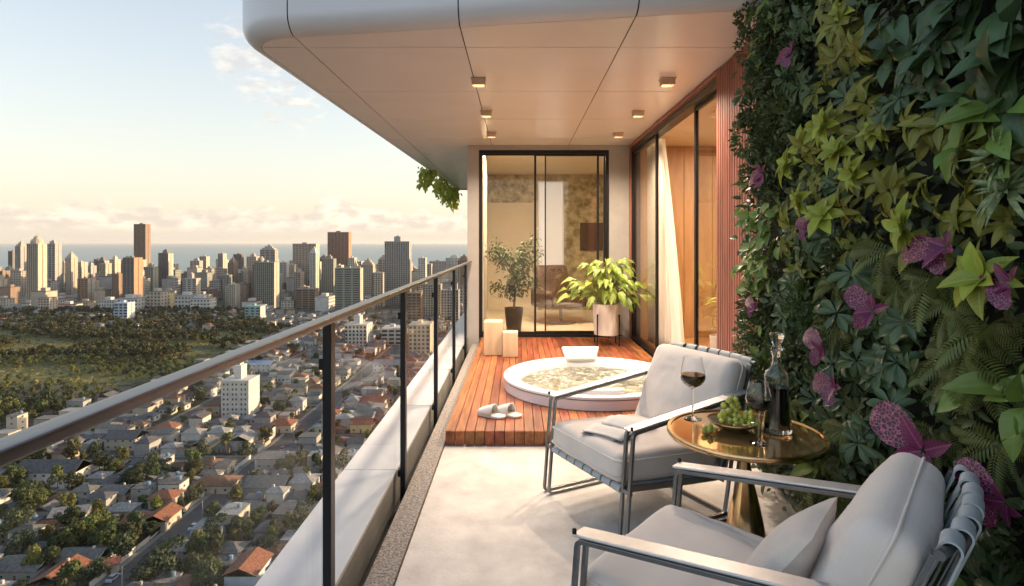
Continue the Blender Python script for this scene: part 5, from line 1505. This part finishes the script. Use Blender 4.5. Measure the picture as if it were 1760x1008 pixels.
hp_(620, 745, 10, 8, 4.2, 'gable', 'yellow', 'orange', 0, 'yellow house with an orange roof seen through the glass')
hp_(640, 705, 12, 8, 4.6, 'gable', 'cream', 'red', 0, 'cream house with a red roof seen through the glass')
hp_(412, 775, 9, 8, 4.6, 'gable', 'white', 'pale', 90, 'white gabled house in front of the seven-storey block')
hp_(20, 755, 5, 6, 10.5, 'flat', 'cream', 'grey', 0, 'tall narrow cream house with a flat roof at the wood edge')
hp_(128, 712, 9, 6, 6.4, 'flat', 'grey', 'grey', 0, 'small grey two-storey block at the wood edge')
hp_(345, 780, 9, 8, 3.4, 'gable', 'yellow', 'grey', 90, 'house with a yellow sunlit gable wall')
hp_(445, 640, 16, 10, 5.0, 'gable', 'white', 'blue', 0, 'long hall with a pale blue roof')
hp_(665, 640, 20, 12, 5.0, 'gable', 'white', 'pale', 0, 'long pale-roofed warehouse seen through the glass')
ROADBOX = [((a+b)/2, (c+e)/2, (b-a)/2, (e-c)/2) for a, b, c, e in ROADS]
KINDS = [('hip','white','grey'),('gable','cream','grey'),('gable','white','dark'),('hip','cream','orange'),('flat','white','pale'),('gable','grey','grey'),('hip','beige','brown'),('flat','grey','grey'),('gable','white','grey'),('hip','grey','dark'),('hip','white','pale'),('gable','beige','grey'),('flat','cream','pale')]
RN = {'grey':'grey','dark':'dark','orange':'terracotta','pale':'pale','brown':'brown','red':'red'}
WN = {'white':'white','cream':'cream','grey':'grey','beige':'beige'}
AB = FOOT
def rand_house(x, y, detail):
    kind, wl, rf = rc.choice(KINDS); w = rc.uniform(5.0, 8.5); dp = rc.uniform(4.6, 7.0); h = rc.choice((2.7, 2.9, 3.0, 5.2))
    rz = rc.choice((0, 0, 0, 90, 180))
    hw, hd = ((w, dp) if rz in (0, 180) else (dp, w)); hw /= 2; hd /= 2
    if not free(x, y, hw+0.6, hd+0.6, HF) or not free(x, y, hw, hd, ROADBOX) or not free(x, y, hw, hd, AB): return False
    stn = 'two-storey' if h > 5 else 'single-storey'
    rl = {'hip':'hip roof','gable':'gabled roof','flat':'flat roof'}[kind]
    lb = '%s %s house with a %s %s in the %s' % (stn, WN[wl], RN[rf], rl, 'near streets')
    house(x, y, w, dp, h, kind, wl, rf, R(rz+rc.uniform(-2, 2)), lb)
    return True
nh = 0; tries = 0
while nh < 175 and tries < 24000:
    tries += 1
    y = rc.uniform(148, 262); xmin = max(-0.93*y, -243)
    x = rc.uniform(xmin, -60)
    if rand_house(x, y, True): nh += 1
# far houses: single shared meshes, too small to show their parts
def house_mesh(w, dp, h, kind, wl, rf):
    mb = MB(); rise = min(w, dp)*0.2+0.3
    wall_mb(kind, w, dp, h, rise, mb, 0); roof_mb(kind, w, dp, h, 0.5, rise, mb, 1)
    for k in range(3):
        mb.box((-w/2+(k+.5)*w/3-.5, -dp/2-.05, 1), (-w/2+(k+.5)*w/3+.5, -dp/2+.05, 2.2), 2)
    mb.box((w/2-.05, -.7, 1), (w/2+.05, .7, 2.2), 2)
    return mb.mesh('house', [WALL[wl], ROOF[rf], GLASS])
HM = [(house_mesh(w, dp, h, *k), w, dp, k) for k in KINDS for (w, dp, h) in ((7, 6, 3.0), (8.5, 7, 5.4))]
nf = 0; tries = 0; spots_ = []
while nf < 850 and tries < 50000:
    tries += 1
    y = rc.uniform(255, 782)
    if y < 640: x = rc.uniform(-245, -60)
    else: x = rc.uniform(-0.93*y, -60)
    if y < 728 and x < -262 and rc.random() < 0.8: continue
    me, w, dp, k = rc.choice(HM); rz = rc.choice((0, 0, 90, 180)); hw, hd = (w, dp) if rz != 90 else (dp, w)
    if not free(x, y, hw/2+0.2, hd/2+0.2, HF) or not free(x, y, hw/2, hd/2, ROADBOX) or not free(x, y, hw/2, hd/2, AB): continue
    HF.append((x, y, hw/2+0.3, hd/2+0.3)); nf += 1; spots_.append((x, y, me, k, R(rz+rc.uniform(-3, 3))))
spots_.sort(key=lambda q: q[1])
for x, y, me, k, rz in spots_[:95]:
    o = inst('house', me); o.location = (x, y, GZ); o.rotation_euler = (0, 0, rz)
    tag(o, 'small far %s house with a %s %s roof before the towers' % (WN[k[1]], RN[k[2]], {'hip':'hipped','gable':'gabled','flat':'flat'}[k[0]]), 'house', 'far houses before the towers')
fh_ = MB(); fmats = list(WALL.values())+list(ROOF.values())+[GLASS]
for x, y, me, k, rz in spots_[95:]:
    T = Matrix.Translation((x, y, GZ)) @ Matrix.Rotation(rz, 4, 'Z')
    o_ = len(fh_.v); fh_.v += [tuple(T @ v.co) for v in me.vertices]
    mi = [fmats.index(q) for q in me.materials]
    for p in me.polygons: fh_.f.append([o_+q for q in p.vertices]); fh_.m.append(mi[p.material_index])
fho = fh_.build('far_houses', fmats, kind='stuff'); tag(fho, 'carpet of small far houses below the towers', 'houses')

# ------------------------------------------------------------------ garden walls, poles, cars
for (px, py, ln, rz, wl) in [(215,985,16,90,'white'),(262,930,12,90,'white'),(335,868,14,90,'cream'),(420,800,15,90,'white'),(300,955,12,90,'pale'),(385,965,12,90,'cream'),(60,930,14,0,'cream'),(445,770,14,90,'cream'),(330,905,10,90,'white'),(240,960,9,90,'white')]:
    x, y = G(px, py); x = SX-6.6 if x < SX else SX+6.6
    mb = MB(); mb.box((-ln/2, -0.09, 0), (ln/2, 0.09, 1.7)); mb.box((-ln/2-.02, -0.13, 1.701), (ln/2+.02, 0.13, 1.8))
    o = mb.build('garden_wall', WALL['cream' if wl == 'pale' else wl], loc=(x, y+rc.uniform(0, .4), GZ), rot=(0, 0, R(90)))
    tag(o, 'low %s garden wall along the street' % ('cream' if wl in ('cream', 'pale') else 'white'), 'wall', 'garden walls along the street')
def car_meshes(c):
    b = MB(); prof_ = [(-2.1,.28),(-2.12,.62),(-1.95,.82),(-1.05,.92),(1.35,.95),(2.0,.88),(2.1,.6),(2.08,.28)]
    b.add([(-.86,y,z) for y, z in prof_]+[(.86,y,z) for y, z in prof_], [tuple(range(7,-1,-1)), tuple(range(8,16))]+[(i,(i+1)%8,8+(i+1)%8,8+i) for i in range(8)])
    g = MB(); g.add([(-.80,-1.1,.93),(.80,-1.1,.93),(.80,1.45,.96),(-.80,1.45,.96),(-.64,-.35,1.42),(.64,-.35,1.42),(.64,.95,1.42),(-.64,.95,1.42)], [(0,1,5,4),(1,2,6,5),(2,3,7,6),(3,0,4,7),(4,5,6,7)])
    r_ = MB(); r_.box((-.66,-.38,1.421),(.66,.98,1.47))
    w = MB(); w.lathe([(.31,-.1),(.33,-.08),(.33,.08),(.31,.1)], 16, T=Matrix.Rotation(R(90), 4, 'Y'))
    pm = mat('car_paint', c, 0.25, coat=0.6)
    return b.mesh('body', pm), g.mesh('windows', GLASS), r_.mesh('roof', pm), w.mesh('wheel', M_['blackpot'])
for (y, side, c, nm) in [(103.5,-1,(.45,.5,.56),'pale blue'),(122,1,(.5,.5,.5),'silver'),(141,-1,(.03,.03,.035),'black'),(168,1,(.35,.04,.03),'red'),(190,-1,(.6,.6,.6),'white'),(150,1,(.25,.25,.27),'grey')]:
    t = thing('parked_car', '%s hatchback parked on the street' % nm, 'car', (SX+side*3.2, y*K, GZ+0.032), 0 if side > 0 else math.pi, 'cars parked on the street')
    b, g, r_, w = car_meshes(c)
    inst('body', b, t); inst('cabin_glass', g, t); inst('roof', r_, t)
    for sx in (-.8, .8):
        for sy in (-1.3, 1.3): inst('wheel', w, t, Matrix.Translation((sx, sy, 0.33)))
for k in range(7):
    y = 157+k*40
    t = thing('utility_pole', 'concrete utility pole on the street pavement', 'pole', (SX+5.2, y, GZ+0.16), 0, 'utility poles along the street')
    mb = MB(); mb.tube([(0,0,0),(0,0,8.5)], [.16,.10], 8); mb.build('shaft', WALL['grey'], t)
    mb = MB(); mb.box((-.9,-.06,7.6),(.9,.06,7.75)); mb.build('crossarm', WALL['brown'], t)

# ------------------------------------------------------------------ trees
TM = [mat('tree_leaf_a', (0.035, 0.055, 0.012), 0.7, col2=(0.095, 0.105, 0.022), vscale=0.8, objvar=0.5, transl=0.2),
      mat('tree_leaf_b', (0.060, 0.075, 0.014), 0.7, col2=(0.165, 0.155, 0.030), vscale=0.8, objvar=0.5, transl=0.25),
      mat('tree_leaf_c', (0.018, 0.034, 0.012), 0.7, col2=(0.050, 0.068, 0.022), vscale=0.8, objvar=0.3, transl=0.15)]
TRM = mat('tree_bark', (0.10, 0.08, 0.06), 0.9, var=0.2, vscale=2)
def crown_mb(seed, Rr, H, n, sz, mb=None, off=Vector((0, 0, 0)), m=0):
    r_ = random.Random(seed); mb = mb or MB()
    lobes = []
    for i in range(r_.randint(7, 11)):
        a = r_.uniform(0, 6.28); q = r_.uniform(0.1, 0.50)*Rr; zz = r_.uniform(0.38, 0.88)*H
        lobes.append((Vector((q*math.cos(a), q*math.sin(a), zz)), Rr*r_.uniform(0.26, 0.48)))
    vs = []; fs = []
    for i in range(n):
        c, rr = r_.choice(lobes)
        v = Vector((r_.gauss(0,1), r_.gauss(0,1), r_.gauss(0.15,1))).normalized()
        p = c + v*rr*(0.65+0.4*r_.random()) + off
        nn = (v + Vector((r_.uniform(-1,1), r_.uniform(-1,1), r_.uniform(-1,1)))*0.75).normalized()
        e1 = nn.orthogonal().normalized(); e2 = nn.cross(e1); s_ = sz*r_.uniform(0.6, 1.3); al = r_.uniform(0, 3.14)
        f1 = e1*math.cos(al)+e2*math.sin(al); f2 = nn.cross(f1)
        o = len(vs); vs += [p-f1*s_-f2*s_*.3, p+f2*s_*.62, p+f1*s_-f2*s_*.2, p-f2*s_*.6]; fs.append((o, o+1, o+2, o+3))
    mb.add(vs, fs, m); return mb
def trunk_mb(seed, Rr, H, mb=None, m=0):
    r_ = random.Random(seed+99); mb = mb or MB()
    mb.tube([(0,0,0),(0.1*Rr,0,H*0.3),(0.03,0.05*Rr,H*0.6)], [0.06*Rr,0.045*Rr,0.02*Rr], 6, m=m)
    for k in range(5):
        a = r_.uniform(0, 6.28); z0 = H*r_.uniform(0.25, 0.5)
        mb.tube([(0.06*Rr,0,z0),(Rr*.3*math.cos(a),Rr*.3*math.sin(a),z0+H*.15),(Rr*.55*math.cos(a),Rr*.55*math.sin(a),z0+H*.26)], [0.025*Rr,0.018*Rr,0.006*Rr], 5, m=m)
    return mb
PROTO = []
for i in range(6):
    Rr = [3.2, 2.6, 3.8, 2.9, 2.4, 3.4][i]; H = [6.5, 6.0, 7.5, 7.0, 5.0, 6.0][i]
    PROTO.append((crown_mb(i, Rr, H, 1100, 0.30).mesh('crown', TM[i % 3], None), trunk_mb(i, Rr, H).mesh('trunk', TRM), i % 3))
TN = ['dark green', 'yellow green', 'deep dark green']
def tree(x, y, i, s, label, group):
    cm, tm, k = PROTO[i]
    t = thing('broadleaf_tree', label % TN[k], 'tree', (x, y, GZ), rc.uniform(0, 6.28), group); t.scale = (s, s, s*rc.uniform(.9, 1.1))
    inst('trunk', tm, t); inst('crown', cm, t)
for (px, py, i, s) in [(128,800,1,1.5),(8,895,0,1.4),(38,895,3,1.3),(66,880,0,1.0),(165,905,1,1.2),(150,945,3,1.3),(120,890,4,1.1),(340,972,1,1.3),(365,978,3,1.1),(240,835,2,1.1),(262,830,0,1.0),(290,1003,2,1.2),(60,988,1,1.1),(85,990,3,1.0),(20,940,2,1.2),(180,955,0,1.2),(40,960,5,1.2),(110,950,1,1.0),(210,945,4,1.0),(395,840,2,1.0),(385,790,5,1.0),(540,870,1,1.0),(525,930,0,1.0),(330,820,1,1.0),(310,790,5,1.0),(195,820,4,.9),(500,700,2,1.2),(480,715,5,1.1),(455,700,0,1.0),(175,925,3,1.1),(100,850,3,1.2),(125,855,0,1.0),(10,870,5,1.3),(570,690,0,1.0),(680,690,5,1.1),(640,800,2,1.0),(410,870,1,.9),(470,930,3,.9),(465,960,5,.9)]:
    x, y = G(px, py)
    if not free(x, y, .5, .5, ROADBOX): x += 9
    tree(x, y, i, s*rc.uniform(1.15, 1.4), '%s garden tree among the near houses', 'garden trees in the near streets')
nt_ = 0; tries = 0
while nt_ < 290 and tries < 16000:
    tries += 1
    y = rc.uniform(150, 255) if rc.random() < .72 else rc.uniform(262, 700); x = rc.uniform(max(-.93*y, -245), -62)
    if not free(x, y, 1.2, 1.2, HF) or not free(x, y, .6, .6, ROADBOX) or not free(x, y, 1, 1, FOOT): continue
    HF.append((x, y, 1.0, 1.0)); nt_ += 1
    tree(x, y, rc.randrange(6), rc.uniform(.7, 1.5), '%s street tree between the houses', 'trees between the houses')
# the wood on the left: single-mesh trees for the largest 300, the rest as one mass
def tree_mesh(i, n=420, sz=0.5):
    Rr, H = [4.2, 3.6, 4.8][i % 3], [8.5, 7.5, 9.5][i % 3]
    mb = crown_mb(40+i, Rr, H, n, sz); trunk_mb(40+i, Rr, H, mb, 1)
    return mb.mesh('woodland_tree', [TM[i % 3], TRM])
WM = [tree_mesh(i) for i in range(6)]
pts = []; tries = 0
while len(pts) < 1900 and tries < 90000:
    tries += 1
    y = rc.uniform(305, 800); x = rc.uniform(-1.0*y, -246)
    if x > -248-0.25*max(0, 344-y) and y < 344: continue
    nz = mnoise.noise(Vector((x/95, y/38, 3.1))) + 0.45*mnoise.noise(Vector((x/30, y/22, 9.7)))
    open_ = 0.0 if y < 352 else 0.44 if y < 650 else 0.05          # open grass with belts of trees
    if nz < -0.55+open_*1.25: continue
    if not free(x, y, 2, 2, HF) or not free(x, y, 2, 2, FOOT) or not free(x, y, 1, 1, ROADBOX): continue
    if y > 640 and x > -0.44*y: continue
    if any(abs(x-a)+abs(y-b) < 7.4 for a, b in pts): continue
    pts.append((x, y))
pts.sort(key=lambda p: p[1])
for j, (x, y) in enumerate(pts[:295]):
    i = rc.randrange(6); o = inst('woodland_tree', WM[i]); o.location = (x, y, GZ); o.rotation_euler = (0, 0, rc.uniform(0, 6.28)); s = rc.uniform(.7, 1.45)*(0.62 if y > 340 and y < 655 else 1.0); o.scale = (s, s, s*rc.uniform(.85, 1.15))
    tag(o, '%s tree of the wood beside the meadow' % TN[i % 3], 'tree', 'trees of the wood beside the meadow')
fm = MB()
for j, (x, y) in enumerate(pts[295:]):
    i = rc.randrange(6)
    crown_mb(200+j, rc.uniform(3, 6.0), rc.uniform(5.5, 11.5), 120, 1.0, fm, Vector((x, y, GZ)), j % 3)
fo = fm.build('far_wood', TM, kind='stuff'); tag(fo, 'dark mass of treetops in the far part of the wood', 'wood')
# scrub and tall grass of the meadow
sm = MB(); r_ = random.Random(8)
for j in range(4200):
    y = r_.uniform(382, 650); x = r_.uniform(-700, -248)
    if not free(x, y, .3, .3, HF): continue
    for q in range(4):
        p = Vector((x+r_.gauss(0, .9), y+r_.gauss(0, .9), GZ+r_.uniform(0, .5))); a = r_.uniform(0, 3.14); s_ = r_.uniform(.4, 1.2)
        sm.add([p+Vector((-s_*math.cos(a), -s_*math.sin(a), 0)), p+Vector((s_*math.cos(a), s_*math.sin(a), 0)), p+Vector((s_*.3, 0, s_*.9))], [(0, 1, 2)], j % 2)
so_ = sm.build('meadow_scrub', [TM[1], mat('dry_grass', (0.20, 0.17, 0.055), 0.9, var=0.2, vscale=.1)], kind='stuff'); tag(so_, 'rough scrub and tall grass of the meadow', 'scrub')

# shrubs and hedges of the gardens, too many and too small to count
gs = MB(); r_ = random.Random(31)
for j in range(7000):
    y = r_.uniform(148, 600); x = r_.uniform(max(-.95*y, -248), -60)
    if not free(x, y, -.6, -.6, HF) or not free(x, y, 0, 0, ROADBOX): continue
    s_ = r_.uniform(.35, 1.1)
    for q in range(13):
        p = Vector((x+r_.gauss(0, s_*.55), y+r_.gauss(0, s_*.55), GZ+abs(r_.gauss(.1, s_*.6)))); nn = Vector((r_.uniform(-1,1), r_.uniform(-1,1), r_.uniform(.1,1))).normalized()
        e1 = nn.orthogonal().normalized()*.32; e2 = nn.cross(e1)
        gs.add([p-e1, p+e2*.7, p+e1, p-e2*.7], [(0, 1, 2, 3)], j % 3)
gso = gs.build('garden_shrubs', TM, kind='stuff'); tag(gso, 'low shrubs and hedges filling the gardens between the houses', 'shrubs')

# small outbuildings in the yards
nsd = 0; tries = 0
while nsd < 110 and tries < 4000:
    tries += 1
    y = rc.uniform(150, 300); x = rc.uniform(max(-.93*y, -243), -62); w = rc.uniform(2.4, 4.6); dp = rc.uniform(2.2, 3.6)
    if not free(x, y, w/2-.5, dp/2-.5, HF) or not free(x, y, w/2, dp/2, ROADBOX): continue
    rf = rc.choice(('grey', 'dark', 'brown', 'pale', 'grey')); wl = rc.choice(('white', 'cream', 'grey', 'brown'))
    HF.append((x, y, w/2, dp/2)); nsd += 1
    t = thing('garden_shed', 'small %s garden shed with a sloping %s roof in a yard' % (wl, rf), 'shed', (x, y, GZ), R(rc.choice((0, 90, 180))), 'garden sheds in the yards')
    mb = MB(); mb.box((-w/2, -dp/2, 0), (w/2, dp/2, 2.2)); mb.build('wall', WALL[wl], t)
    mb = MB(); mb.add([(-w/2-.25,-dp/2-.3,2.21),(w/2+.25,-dp/2-.3,2.21),(w/2+.25,dp/2+.3,2.75),(-w/2-.25,dp/2+.3,2.75),(-w/2-.25,-dp/2-.3,2.30),(w/2+.25,-dp/2-.3,2.30),(w/2+.25,dp/2+.3,2.84),(-w/2-.25,dp/2+.3,2.84)], [(3,2,1,0),(4,5,6,7),(0,1,5,4),(1,2,6,5),(2,3,7,6),(3,0,4,7)]); mb.build('roof', ROOF[rf], t)
    inst('door', DOOR, t, Matrix.Translation((0, -dp/2, 0)) @ Matrix.Scale(0.9, 4))

# ------------------------------------------------------------------ sea air over the town
hz = bpy.data.materials.new('sea_air'); hz.use_nodes = True
hn = hz.node_tree; hn.nodes.clear()
ho = hn.nodes.new('ShaderNodeOutputMaterial'); hv = hn.nodes.new('ShaderNodeVolumePrincipled')
hv.inputs['Color'].default_value = (0.93, 0.92, 0.90, 1); hv.inputs['Density'].default_value = 0.00003; hv.inputs['Anisotropy'].default_value = 0.2
hn.links.new(hv.outputs[0], ho.inputs['Volume'])
mb = MB(); mb.box((-64000, -900, GZ-3), (64000, 94000, 75))
hzo = mb.build('haze', hz, kind='stuff'); tag(hzo, 'thin pale haze in the air over town and sea', 'haze')
